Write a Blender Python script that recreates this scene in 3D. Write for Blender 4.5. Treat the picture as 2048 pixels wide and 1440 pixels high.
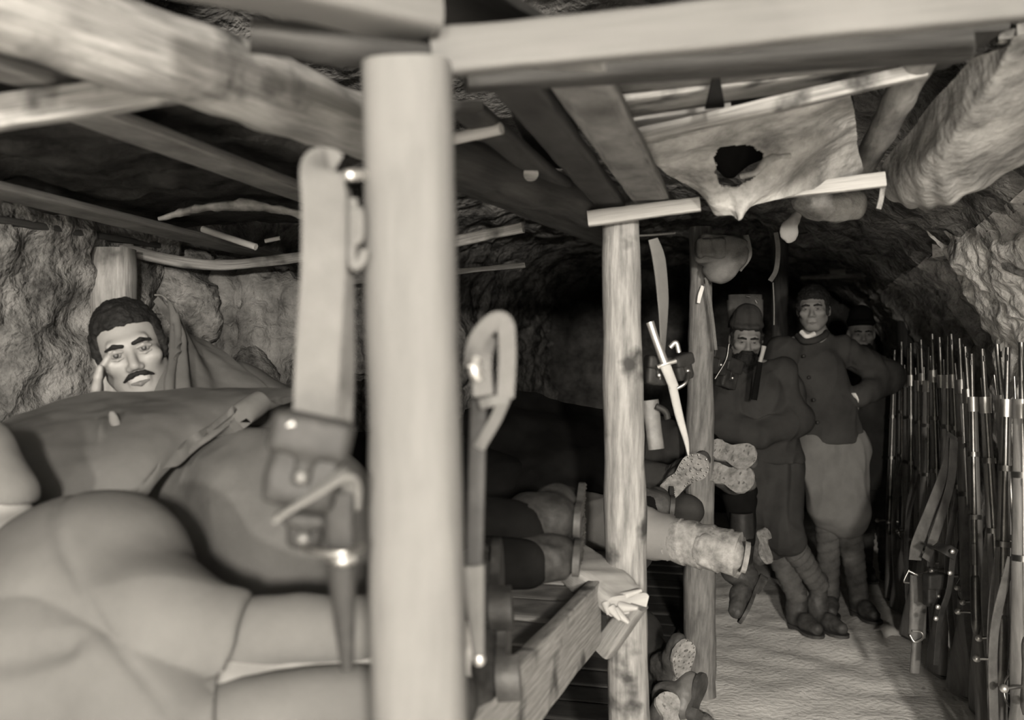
import bpy, math, random
import numpy as np
from mathutils import Vector, Matrix

random.seed(7)
scene = bpy.context.scene
for o in list(bpy.data.objects):
    bpy.data.objects.remove(o, do_unlink=True)
COL = scene.collection

# ------------------------------------------------------------------ camera, light, exposure
FPX = 1900.0          # focal length in pixels of the 2048 x 1440 frame
EYE = 1.35            # lens height above the dugout floor
cam_d = bpy.data.cameras.new('camera')
cam = bpy.data.objects.new('camera', cam_d)
COL.objects.link(cam)
cam.location = (0, 0, EYE)
cam.rotation_euler = (math.pi / 2, 0, 0)
cam_d.sensor_width = 36.0
cam_d.lens = FPX / 2048 * 36.0
cam_d.clip_start = 0.05
cam_d.dof.use_dof = True
cam_d.dof.focus_distance = 3.1
cam_d.dof.aperture_fstop = 3.1
scene.camera = cam

world = bpy.data.worlds.new('world')
scene.world = world
world.use_nodes = True
bg = world.node_tree.nodes['Background']
bg.inputs[0].default_value = (0.9, 0.93, 0.85, 1)   # dull daylight at the tunnel mouth behind the camera
bg.inputs[1].default_value = 0.05

fl = bpy.data.lights.new('flash_and_fill', 'POINT')      # magnesium flash held up behind the camera
fl.energy = 690
fl.color = (1.0, 0.925, 0.82)
fl.shadow_soft_size = 0.09
flo = bpy.data.objects.new('flash_and_fill', fl)
COL.objects.link(flo)
flo.location = (-0.40, -3.1, 1.60)
fill_lamp = bpy.data.lights.new('flash_and_fill', 'POINT')     # added fill lamp, brightens floor, rifles and right wall
fill_lamp.energy = 1060
fill_lamp.color = (1.0, 0.925, 0.82)
fill_lamp.shadow_soft_size = 0.10
fill_lamp_obj = bpy.data.objects.new('flash_and_fill', fill_lamp)
COL.objects.link(fill_lamp_obj)
fill_lamp_obj.location = (0.45, -2.3, 1.72)

vs = scene.view_settings
vs.view_transform = 'Standard'
vs.look = 'None'
vs.gamma = 1.0
vs.use_curve_mapping = False
vs.exposure = 0.0

# ------------------------------------------------------------------ helpers
def P(px, py, d):
    """pixel of the 2048x1440 frame and a distance in front of the lens -> point"""
    return np.array([(px - 1024) / FPX * d, d, EYE - (py - 720) / FPX * d])

def V(*a): return np.array(a, float)
def nrm(v):
    v = np.asarray(v, float); return v / (np.linalg.norm(v) + 1e-12)

AX = nrm([0.275, 1, 0])           # direction of the aisle
LX = nrm([-1, 0.275, 0])          # from the aisle into the bunks

def _h(i, j, k, s):
    n = (i * 374761393 + j * 668265263 + k * 2147483647 + s * 974634777) & 0xffffffff
    n = ((n ^ (n >> 13)) * 1274126177) & 0xffffffff
    n = ((n ^ (n >> 15)) * 2246822519) & 0xffffffff
    return ((n ^ (n >> 16)) & 0xffff) / 65535.0 * 2 - 1

def vnoise(p, seed=0):
    p = np.asarray(p, float)
    f = np.floor(p).astype(np.int64); t = p - f
    t = t * t * (3 - 2 * t)
    x, y, z = f[:, 0], f[:, 1], f[:, 2]
    r = 0
    for a in (0, 1):
        wa = t[:, 0] if a else 1 - t[:, 0]
        for b in (0, 1):
            wb = t[:, 1] if b else 1 - t[:, 1]
            for c in (0, 1):
                wc = t[:, 2] if c else 1 - t[:, 2]
                r = r + wa * wb * wc * _h(x + a, y + b, z + c, seed)
    return r

def fbm(p, oct=4, seed=0, lac=2.03, gain=0.5):
    a = 1.0; r = 0; p = np.asarray(p, float)
    for i in range(oct):
        r = r + a * vnoise(p + 17.3 * i, seed + i); a *= gain; p = p * lac
    return r

def ridged(p, oct=4, seed=0):
    a = 1.0; r = 0; p = np.asarray(p, float)
    for i in range(oct):
        r = r + a * (1 - 2 * np.abs(vnoise(p + 9.1 * i, seed + i))); a *= 0.5; p = p * 2.1
    return r

def tag(o, label=None, cat=None, group=None, kind=None):
    if label: o['label'] = label
    if cat: o['category'] = cat
    if group: o['group'] = group
    if kind: o['kind'] = kind
    return o

def thing(name, label, cat, loc, group=None):
    o = bpy.data.objects.new(name, None)
    COL.objects.link(o)
    o.empty_display_size = 0.05
    o.location = Vector([float(c) for c in loc])
    return tag(o, label, cat, group)

def link(name, me, mat, parent=None):
    o = bpy.data.objects.new(name, me)
    COL.objects.link(o)
    if mat is not None and not me.materials: me.materials.append(MAT[mat] if isinstance(mat, str) else mat)
    if parent is not None:
        o.parent = parent
        # children are modelled in world space
        M = Matrix.Identity(4); q = parent
        while q is not None:
            M = q.matrix_basis.to_4x4() @ M if q.parent is None else q.matrix_parent_inverse @ q.matrix_basis @ M
            q = q.parent
        o.matrix_parent_inverse = M.inverted()
    return o

def rebase(o):
    """put the origin of a world-space top-level mesh at its base"""
    me = o.data; n = len(me.vertices); co = np.empty(n * 3, np.float32)
    me.vertices.foreach_get('co', co); co = co.reshape(-1, 3)
    b = np.array([(co[:, 0].min() + co[:, 0].max()) / 2, (co[:, 1].min() + co[:, 1].max()) / 2, co[:, 2].min()], np.float32)
    co -= b; me.vertices.foreach_set('co', co.ravel()); me.update()
    o.location = Vector([float(c) for c in b])
    return o

def mesh(name, v, f, sharp=None, uv=None):
    me = bpy.data.meshes.new(name)
    v = np.asarray(v, float)
    if isinstance(f, np.ndarray): f = f.tolist()
    me.from_pydata(v.tolist(), [], f)
    me.polygons.foreach_set('use_smooth', [True] * len(me.polygons))
    if uv is not None:
        l = me.uv_layers.new(name='uv')
        vi = np.empty(len(me.loops), np.int32); me.loops.foreach_get('vertex_index', vi)
        l.data.foreach_set('uv', np.asarray(uv, np.float32)[vi].ravel())
    me.update()
    if sharp: me.set_sharp_from_angle(angle=math.radians(sharp))
    return me

def join(*parts):
    v, f, u, n = [], [], [], 0
    for (a, b, c) in parts:
        v.append(np.asarray(a)); u.append(np.asarray(c)); f += [[i + n for i in q] for q in b]; n += len(a)
    return np.concatenate(v), f, np.concatenate(u)

def catmull(pts, n):
    pts = [np.asarray(p, float) for p in pts]
    if len(pts) < 3:
        return np.array([pts[0] + (pts[1] - pts[0]) * t for t in np.linspace(0, 1, n)])
    q = [2 * pts[0] - pts[1]] + pts + [2 * pts[-1] - pts[-2]]
    out = []
    for t in np.linspace(0, len(pts) - 1 - 1e-9, n):
        i = int(t); s = t - i; a, b, c, d = q[i:i + 4]
        out.append(0.5 * ((2 * b) + (-a + c) * s + (2 * a - 5 * b + 4 * c - d) * s * s + (-a + 3 * b - 3 * c + d) * s ** 3))
    return np.array(out)

def tube(path, w, h=None, n=2.0, up=(0, 0, 1), ns=16, cap=True, wob=0.0, wf=8.0, seed=0, twist=0.0):
    """swept superellipse; w,h full widths (scalar or per point); returns verts, faces, uv"""
    path = np.asarray(path, float); m = len(path)
    w = np.broadcast_to(np.asarray(w, float), (m,)) if np.ndim(w) == 0 or len(w) == m else np.interp(np.linspace(0, 1, m), np.linspace(0, 1, len(w)), w)
    if h is None: h = w
    h = np.broadcast_to(np.asarray(h, float), (m,)) if np.ndim(h) == 0 or len(h) == m else np.interp(np.linspace(0, 1, m), np.linspace(0, 1, len(h)), h)
    T = np.gradient(path, axis=0); T /= (np.linalg.norm(T, axis=1)[:, None] + 1e-12)
    th = np.linspace(0, 2 * np.pi, ns, endpoint=False) + np.pi / ns
    c, s = np.cos(th), np.sin(th)
    cx = np.sign(c) * np.abs(c) ** (2 / n) * 0.5; cy = np.sign(s) * np.abs(s) ** (2 / n) * 0.5
    up = np.asarray(up, float)
    L = np.concatenate([[0], np.cumsum(np.linalg.norm(np.diff(path, axis=0), axis=1))])
    vs_, uv = [], []
    for i in range(m):
        sd = np.cross(T[i], up)
        if np.linalg.norm(sd) < 1e-3: sd = np.cross(T[i], [0.3, 1, 0.1])
        sd = nrm(sd); u = np.cross(sd, T[i])
        if twist:
            a = twist * i / (m - 1); sd, u = sd * math.cos(a) + u * math.sin(a), u * math.cos(a) - sd * math.sin(a)
        ring = path[i] + np.outer(cx * w[i], sd) + np.outer(cy * h[i], u)
        vs_.append(ring)
        per = (w[i] + h[i]) * 1.6
        uv += [(L[i], per * j / ns) for j in range(ns)]
    v = np.concatenate(vs_)
    if wob:
        ctr = np.repeat(path, ns, axis=0); dr = v - ctr; ln = np.linalg.norm(dr, axis=1)[:, None] + 1e-9
        v = v + dr / ln * (fbm(v * wf, 3, seed) * wob)[:, None]
    f = []
    for i in range(m - 1):
        for j in range(ns):
            a = i * ns + j; b = i * ns + (j + 1) % ns
            f.append([a, b, b + ns, a + ns])
    uv = list(uv)
    if cap:
        v = np.concatenate([v, v[:ns], v[(m - 1) * ns:]])
        k = m * ns
        f.append(list(range(k + ns - 1, k - 1, -1))); f.append(list(range(k + ns, k + 2 * ns)))
        uv += [(0.02 * a, 0.3 + 0.02 * b) for a, b in zip(c, s)] * 2
    return v, f, uv

def beam(name, p0, p1, w, h, mat, parent=None, n=7.0, up=(0, 0, 1), seg=24, wob=0.002, bend=None, seed=None, ns=20, wf=9.0, sharp=50):
    p0, p1 = np.asarray(p0, float), np.asarray(p1, float)
    pts = [p0, p1] if bend is None else [p0, (p0 + p1) / 2 + np.asarray(bend, float), p1]
    v, f, u = tube(catmull(pts, seg), w, h, n, up, ns, True, wob, wf, random.randint(0, 999) if seed is None else seed)
    return link(name, mesh(name, v, f, sharp, u), mat, parent)

def strap(name, pts, w, t, mat, parent=None, up=(0, -1, 0), seg=40, n=6):
    """flat band: width w lies across, thickness t along up"""
    v, f, u = tube(catmull(pts, seg), w, t, n, up, 12, True)
    return link(name, mesh(name, v, f, 50, u), mat, parent)

def rod(name, pts, r, mat, parent=None, seg=14, ns=12):
    v, f, u = tube(catmull(pts, seg), np.asarray(r) * 2.0, None, 2.0, (0.1, 0.2, 1), ns)
    return link(name, mesh(name, v, f, 50, u), mat, parent)

def patch(name, net, nu, nv, mat, parent=None, thick=0.01, amp=0.0, freq=6.0, seed=0, hole=None, fold=None, raw=False):
    """net: rows of points; smooth surface through them with real thickness"""
    rows = [catmull(r, nu) for r in net]
    g = np.array([catmull([r[i] for r in rows], nv) for i in range(nu)]).transpose(1, 0, 2)   # nv,nu,3
    du = np.gradient(g, axis=1); dv = np.gradient(g, axis=0)
    nn = np.cross(du, dv); nn /= (np.linalg.norm(nn, axis=2)[:, :, None] + 1e-12)
    # let the normals face the lens
    c = g.reshape(-1, 3).mean(0) - np.array([0, 0, EYE])
    if (nn.reshape(-1, 3).mean(0) * c).sum() > 0: nn = -nn
    off = np.zeros((nv, nu))
    if amp: off += (fbm(g.reshape(-1, 3) * freq, 4, seed) * amp).reshape(nv, nu)
    uu, vv = np.meshgrid(np.linspace(0, 1, nu), np.linspace(0, 1, nv))
    if fold is not None: off += fold(uu, vv)
    g = g + nn * off[:, :, None]
    du = np.gradient(g, axis=1); dv = np.gradient(g, axis=0)
    n2 = np.cross(du, dv); n2 /= (np.linalg.norm(n2, axis=2)[:, :, None] + 1e-12)
    if (n2 * nn).sum() < 0: n2 = -n2
    keep = np.ones((nv - 1, nu - 1), bool)
    if hole is not None: keep = ~hole(uu[:-1, :-1], vv[:-1, :-1])
    back = g - n2 * thick
    v = np.concatenate([g.reshape(-1, 3), back.reshape(-1, 3)]); N = nu * nv
    f = []; edge = {}
    for j in range(nv - 1):
        for i in range(nu - 1):
            if not keep[j, i]: continue
            a, b, c_, d = j * nu + i, j * nu + i + 1, (j + 1) * nu + i + 1, (j + 1) * nu + i
            f.append([a, b, c_, d]); f.append([a + N, d + N, c_ + N, b + N])
            for e in ((a, b), (b, c_), (c_, d), (d, a)):
                edge[e] = edge.get(e, 0) + 1
    for (a, b) in list(edge):
        if (b, a) not in edge: f.append([b, a, a + N, b + N])
    uv = np.stack([uu.ravel(), vv.ravel()], 1); uv = np.concatenate([uv, uv])
    me = mesh(name, v, f, 60, uv)
    if raw: return me
    return link(name, me, mat, parent)

# ------------------------------------------------------------------ implicit surfaces (bodies, clothes, stones)
class Blob:
    def __init__(self, cell=0.008, k=0.03):
        self.cell, self.k, self.pr = cell, k, []
    def cap(self, a, b, ra, rb=None, k=None, op='+', sq=None):
        rb = ra if rb is None else rb
        a, b = np.asarray(a, float), np.asarray(b, float)
        r = max(ra, rb)
        ext = r if sq is None else r / min(1.0, sq[1])
        self.pr.append(('c', (a, b, ra, rb, sq), np.minimum(a, b) - ext, np.maximum(a, b) + ext, self.k if k is None else k, op)); return self
    def chain(self, pts, rs, k=None, op='+', sq=None):
        for i in range(len(pts) - 1): self.cap(pts[i], pts[i + 1], rs[i], rs[i + 1], k, op, sq)
        return self
    def ell(self, c, r, R=None, k=None, op='+'):
        c = np.asarray(c, float); r = np.asarray(r, float); R = np.eye(3) if R is None else np.asarray(R)
        e = np.abs(R) @ r
        self.pr.append(('e', (c, r, R), c - e, c + e, self.k if k is None else k, op)); return self
    def box(self, c, hx, R=None, rr=0.01, k=None, op='+'):
        c = np.asarray(c, float); hx = np.asarray(hx, float); R = np.eye(3) if R is None else np.asarray(R)
        e = np.abs(R) @ hx
        self.pr.append(('b', (c, hx, R, rr), c - e, c + e, self.k if k is None else k, op)); return self
    @staticmethod
    def _ev(kind, a, X, Y, Z):
        if kind == 'c':
            p0, p1, ra, rb, sq = a
            d = p1 - p0; L = float(d @ d) + 1e-9
            x, y, z = X - p0[0], Y - p0[1], Z - p0[2]
            t = np.clip((x * d[0] + y * d[1] + z * d[2]) / L, 0, 1)
            x, y, z = x - t * d[0], y - t * d[1], z - t * d[2]
            if sq is not None:
                ax = sq[0]; q = x * ax[0] + y * ax[1] + z * ax[2]; m = sq[1] - 1
                x, y, z = x + q * ax[0] * m, y + q * ax[1] * m, z + q * ax[2] * m
            return np.sqrt(x * x + y * y + z * z) - (ra + (rb - ra) * t)
        c, r, R = a[0], a[1], a[2]
        x, y, z = X - c[0], Y - c[1], Z - c[2]
        lx = x * R[0, 0] + y * R[1, 0] + z * R[2, 0]
        ly = x * R[0, 1] + y * R[1, 1] + z * R[2, 1]
        lz = x * R[0, 2] + y * R[1, 2] + z * R[2, 2]
        if kind == 'e':
            k0 = np.sqrt((lx / r[0]) ** 2 + (ly / r[1]) ** 2 + (lz / r[2]) ** 2)
            k1 = np.sqrt((lx / r[0] ** 2) ** 2 + (ly / r[1] ** 2) ** 2 + (lz / r[2] ** 2) ** 2) + 1e-9
            return k0 * (k0 - 1) / k1
        rr = a[3]
        qx, qy, qz = np.abs(lx) - r[0] + rr, np.abs(ly) - r[1] + rr, np.abs(lz) - r[2] + rr
        return np.sqrt(np.maximum(qx, 0) ** 2 + np.maximum(qy, 0) ** 2 + np.maximum(qz, 0) ** 2) + np.minimum(np.maximum(qx, np.maximum(qy, qz)), 0) - rr
    def build(self, disp=None, smooth=1):
        c = self.cell
        lo = np.min([p[2] for p in self.pr if p[5] == '+'], axis=0) - 4 * c
        hi = np.max([p[3] for p in self.pr if p[5] == '+'], axis=0) + 4 * c
        N = np.ceil((hi - lo) / c).astype(int) + 1
        D = np.full(N, 0.5, np.float32)
        ax = [lo[i] + c * np.arange(N[i]) for i in range(3)]
        for kind, a, l, h, k, op in self.pr:
            m = k + 4 * c
            i0 = np.clip(np.floor((l - m - lo) / c).astype(int), 0, N); i1 = np.clip(np.ceil((h + m - lo) / c).astype(int) + 1, 0, N)
            if (i1 <= i0).any(): continue
            sl = tuple(slice(i0[i], i1[i]) for i in range(3))
            X, Y, Z = np.meshgrid(*[ax[i][sl[i]] for i in range(3)], indexing='ij', sparse=True)
            b = self._ev(kind, a, X, Y, Z).astype(np.float32); A = D[sl]
            if op == '+':
                t = np.clip(0.5 + 0.5 * (b - A) / k, 0, 1); D[sl] = b + (A - b) * t - k * t * (1 - t)
            else:
                b = -b; t = np.clip(0.5 - 0.5 * (b - A) / k, 0, 1); D[sl] = b + (A - b) * t + k * t * (1 - t)
        S = D < 0
        cnt = sum(S[a:N[0] - 1 + a, b:N[1] - 1 + b, d:N[2] - 1 + d].astype(np.int8) for a in (0, 1) for b in (0, 1) for d in (0, 1))
        act = (cnt > 0) & (cnt < 8)
        I = np.argwhere(act); idx = np.full(act.shape, -1, np.int64); idx[act] = np.arange(len(I))
        offs = np.array([(a, b, d) for a in (0, 1) for b in (0, 1) for d in (0, 1)])
        val = np.stack([D[I[:, 0] + o[0], I[:, 1] + o[1], I[:, 2] + o[2]] for o in offs], 1)
        acc = np.zeros((len(I), 3)); n = np.zeros(len(I))
        for p in range(8):
            for q in range(p + 1, 8):
                if np.abs(offs[p] - offs[q]).sum() != 1: continue
                a, b = val[:, p], val[:, q]; m = (a < 0) != (b < 0)
                t = np.where(m, a / (a - b + 1e-12), 0)
                acc += np.where(m[:, None], offs[p] + t[:, None] * (offs[q] - offs[p]), 0); n += m
        v = lo + c * (I + acc / n[:, None])
        F = []
        for d in range(3):
            e1, e2 = (d + 1) % 3, (d + 2) % 3
            A = [slice(0, None)] * 3; B = [slice(0, None)] * 3; A[d] = slice(0, -1); B[d] = slice(1, None)
            E = np.argwhere(S[tuple(A)] != S[tuple(B)])
            E = E[(E[:, e1] > 0) & (E[:, e2] > 0) & (E[:, e1] < N[e1] - 1) & (E[:, e2] < N[e2] - 1)]
            inn = S[E[:, 0], E[:, 1], E[:, 2]]
            q = []
            for (s1, s2) in ((0, 0), (1, 0), (1, 1), (0, 1)):
                G = E.copy(); G[:, e1] -= s1; G[:, e2] -= s2
                q.append(idx[G[:, 0], G[:, 1], G[:, 2]])
            q = np.stack(q, 1); q[~inn] = q[~inn][:, ::-1]
            F.append(q)
        F = np.concatenate(F); F = F[(F >= 0).all(1)]
        for _ in range(smooth):
            s = np.zeros_like(v); k = np.zeros(len(v))
            for a in range(4):
                for b in ((a + 1) % 4, (a + 3) % 4):
                    np.add.at(s, F[:, a], v[F[:, b]]); np.add.at(k, F[:, a], 1)
            v = v * 0.4 + 0.6 * s / np.maximum(k, 1)[:, None]
        if disp is not None:
            fn = np.cross(v[F[:, 2]] - v[F[:, 0]], v[F[:, 3]] - v[F[:, 1]]); nn = np.zeros_like(v)
            for a in range(4): np.add.at(nn, F[:, a], fn)
            nn /= np.linalg.norm(nn, axis=1)[:, None] + 1e-12
            v = v + nn * disp(v, nn)[:, None]
        return v, F
    def obj(self, name, mat, parent=None, disp=None, smooth=1):
        v, F = self.build(disp, smooth)
        return link(name, mesh(name, v, F), mat, parent)

def folds(amp=0.006, f=9.0, seed=0, dirn=None, asp=3.0):
    """cloth creases: ridges stretched along dirn"""
    d = nrm([0, 0, 1] if dirn is None else dirn)
    def g(v, n):
        q = v - np.outer(v @ d, d) * (1 - 1 / asp)
        w = q + 0.05 * np.stack([vnoise(v * 5, seed + 1), vnoise(v * 5, seed + 2), vnoise(v * 5, seed + 3)], 1)
        cr = np.clip(1 - 3.2 * np.abs(vnoise(w * f * 0.8 + 3.1, seed + 11)), 0, 1) ** 2 * np.clip(0.3 + vnoise(v * 5, seed + 12), 0, 1)
        return amp * (0.7 * ridged(w * f, 2, seed) - 0.3) + amp * 0.6 * fbm(v * 4, 2, seed + 5) - amp * 1.5 * cr
    return g

def frame(fwd, up):
    """columns: right-of-viewer x, forward y, up z"""
    y = nrm(fwd); z = nrm(np.asarray(up, float) - y * (np.asarray(up, float) @ y)); x = np.cross(y, z)
    return np.stack([x, y, z], 1)
# ------------------------------------------------------------------ materials (all procedural)
MAT = {}
def make_mat(name, c0, c1, scale=20.0, rough=0.8, bump=0.3, bscale=80.0, uv=False, stretch=(1, 1, 1), metal=0.0, detail=6.0, spec=0.3, contrast=(0.3, 0.7), bdist=0.004, spots=None):
    m = bpy.data.materials.new(name); m.use_nodes = True
    t = m.node_tree; N, L = t.nodes, t.links
    b = N['Principled BSDF']
    b.inputs['Roughness'].default_value = rough; b.inputs['Metallic'].default_value = metal
    b.inputs['Specular IOR Level'].default_value = spec
    tc = N.new('ShaderNodeTexCoord'); mp = N.new('ShaderNodeMapping')
    mp.inputs['Scale'].default_value = stretch
    L.new(tc.outputs['UV' if uv else 'Object'], mp.inputs['Vector'])
    n1 = N.new('ShaderNodeTexNoise'); n1.inputs['Scale'].default_value = scale; n1.inputs['Detail'].default_value = detail; n1.inputs['Roughness'].default_value = 0.65
    L.new(mp.outputs[0], n1.inputs['Vector'])
    r = N.new('ShaderNodeValToRGB')
    g = lambda c: (c, c * 0.985, c * 0.955, 1)
    r.color_ramp.elements[0].position = contrast[0]; r.color_ramp.elements[0].color = g(c0)
    r.color_ramp.elements[1].position = contrast[1]; r.color_ramp.elements[1].color = g(c1)
    L.new(n1.outputs['Fac'], r.inputs['Fac'])
    col = r.outputs['Color']
    if spots:
        n3 = N.new('ShaderNodeTexNoise'); n3.inputs['Scale'].default_value = spots[0]; n3.inputs['Detail'].default_value = 4.0
        L.new(tc.outputs['Object'], n3.inputs['Vector'])
        r3 = N.new('ShaderNodeValToRGB'); r3.color_ramp.elements[0].position = spots[2]; r3.color_ramp.elements[1].position = spots[3]
        L.new(n3.outputs['Fac'], r3.inputs['Fac'])
        mx = N.new('ShaderNodeMix'); mx.data_type = 'RGBA'
        L.new(r3.outputs['Color'], mx.inputs['Factor']); L.new(col, mx.inputs['A']); mx.inputs['B'].default_value = g(spots[1])
        col = mx.outputs['Result']
    L.new(col, b.inputs['Base Color'])
    n2 = N.new('ShaderNodeTexNoise'); n2.inputs['Scale'].default_value = bscale; n2.inputs['Detail'].default_value = 5.0
    L.new(mp.outputs[0], n2.inputs['Vector'])
    bp = N.new('ShaderNodeBump'); bp.inputs['Strength'].default_value = bump; bp.inputs['Distance'].default_value = bdist
    L.new(n2.outputs['Fac'], bp.inputs['Height']); L.new(bp.outputs[0], b.inputs['Normal'])
    MAT[name] = m
    return m

GR = (3, 26, 1)
make_mat('wood_pale', 0.26, 0.40, 2.0, 0.7, 0.25, 4.0, True, GR, bdist=0.002)
make_mat('wood_near_dim', 0.085, 0.112, 2.0, 0.7, 0.25, 4.0, True, GR, bdist=0.002, spots=(5.0, 0.13, 0.5, 0.8))  # pale wood darkened for timbers close to the flash
make_mat('wood_worn', 0.09, 0.32, 2.2, 0.75, 0.5, 4.0, True, GR, spots=(9.0, 0.035, 0.54, 0.66))
make_mat('wood_grey', 0.06, 0.22, 2.2, 0.8, 0.5, 4.0, True, GR, bdist=0.004, spots=(6.0, 0.22, 0.55, 0.75))
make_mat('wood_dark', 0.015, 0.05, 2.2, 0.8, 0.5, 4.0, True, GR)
make_mat('gunstock', 0.08, 0.18, 2.0, 0.55, 0.15, 4.0, True, GR, spec=0.25)
make_mat('bark', 0.08, 0.28, 1.6, 0.9, 0.9, 3.0, True, (4, 14, 1), bdist=0.008)
make_mat('cloth_grey', 0.09, 0.125, 7.0, 0.95, 0.35, 420.0, spec=0.05, bdist=0.0015)
make_mat('cloth_mid', 0.11, 0.155, 7.0, 0.95, 0.35, 420.0, spec=0.05, bdist=0.0015)
make_mat('cloth_pale', 0.16, 0.2, 7.0, 0.95, 0.35, 420.0, spec=0.05, bdist=0.0015)
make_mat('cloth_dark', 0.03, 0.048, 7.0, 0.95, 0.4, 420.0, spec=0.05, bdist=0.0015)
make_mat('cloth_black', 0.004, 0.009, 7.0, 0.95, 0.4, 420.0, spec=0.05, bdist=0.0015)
make_mat('puttee', 0.1, 0.34, 26.0, 0.95, 0.6, 90.0, spec=0.05, bdist=0.004)
make_mat('puttee_dark', 0.055, 0.11, 14.0, 0.95, 0.5, 90.0, spec=0.05, bdist=0.004)
make_mat('shirt', 0.60, 0.70, 7.0, 0.9, 0.2, 300.0, spec=0.1)
make_mat('skin', 0.22, 0.28, 14.0, 0.5, 0.12, 160.0, spec=0.4, bdist=0.001)
make_mat('lip', 0.1, 0.14, 20.0, 0.45, 0.1, 160.0, spec=0.4)
make_mat('hair', 0.006, 0.016, 60.0, 0.7, 0.8, 180.0, spec=0.2)
make_mat('eye_white', 0.16, 0.2, 30.0, 0.6, 0.0, 30.0, spec=0.5)
make_mat('iris', 0.008, 0.015, 30.0, 0.5, 0.0, 30.0, spec=0.6)
make_mat('leather_dark', 0.012, 0.032, 18.0, 0.5, 0.3, 90.0, spec=0.14, bdist=0.002)
make_mat('leather_brown', 0.06, 0.13, 18.0, 0.5, 0.4, 90.0, spec=0.4, bdist=0.002)
make_mat('sole', 0.12, 0.36, 34.0, 0.85, 0.6, 110.0, spec=0.2, bdist=0.003, spots=(60.0, 0.10, 0.60, 0.68))
make_mat('boot_dark', 0.025, 0.075, 22.0, 0.6, 0.5, 90.0, spec=0.35, bdist=0.003)
make_mat('webbing', 0.085, 0.115, 14.0, 0.8, 0.3, 220.0, spec=0.15)
make_mat('steel', 0.20, 0.34, 20.0, 0.42, 0.1, 90.0, metal=1.0)
make_mat('steel_dark', 0.10, 0.20, 20.0, 0.34, 0.1, 90.0, metal=0.9)
make_mat('bright_metal', 0.45, 0.6, 20.0, 0.42, 0.05, 90.0, metal=0.85)
make_mat('rock', 0.03, 0.24, 7.0, 0.85, 1.0, 34.0, spec=0.25, contrast=(0.36, 0.66), bdist=0.025, detail=9.0)
make_mat('rock_pale', 0.03, 0.19, 8.0, 0.85, 1.0, 30.0, spec=0.25, contrast=(0.30, 0.70), bdist=0.02, detail=9.0)
make_mat('earth', 0.88, 0.97, 5.0, 0.95, 0.5, 45.0, spec=0.1, bdist=0.012, spots=(26.0, 0.60, 0.62, 0.72))
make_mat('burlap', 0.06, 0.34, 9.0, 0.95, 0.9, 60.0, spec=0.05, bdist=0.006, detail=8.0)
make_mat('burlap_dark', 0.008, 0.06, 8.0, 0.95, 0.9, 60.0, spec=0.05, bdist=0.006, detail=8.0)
make_mat('canvas', 0.08, 0.18, 9.0, 0.9, 0.5, 200.0, spec=0.1)
make_mat('paper', 0.66, 0.76, 9.0, 0.8, 0.2, 90.0)

make_mat('boot_black', 0.010, 0.038, 22.0, 0.6, 0.5, 90.0, spec=0.2, bdist=0.003)
make_mat('skin_far_dim', 0.15, 0.20, 14.0, 0.6, 0.2, 120.0, spec=0.25, bdist=0.002)  # skin darkened for the standing men, far from the flash
make_mat('burlap_pale', 0.10, 0.46, 9.0, 0.95, 0.9, 60.0, spec=0.05, bdist=0.006, detail=8.0)
make_mat('cloth_coat', 0.10, 0.13, 7.0, 0.95, 0.35, 420.0, spec=0.05, bdist=0.0015)
make_mat('rock_right_lit', 0.26, 0.95, 7.0, 0.85, 1.0, 30.0, spec=0.25, contrast=(0.30, 0.70), bdist=0.02, detail=9.0)  # lighter copy of rock, lit tone put into the colour
make_mat('rock_mid_lit', 0.10, 0.52, 7.0, 0.85, 1.0, 30.0, spec=0.25, bdist=0.02, detail=9.0)  # half-lit copy of rock, makes up for grazing light on the right wall
make_mat('rock_shade', 0.015, 0.09, 7.0, 0.9, 1.0, 30.0, spec=0.2, bdist=0.02, detail=9.0)  # shaded copy of rock, gloom of the far end put into the colour
make_mat('bone', 0.26, 0.36, 14.0, 0.6, 0.2, 120.0, spec=0.3)
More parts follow.
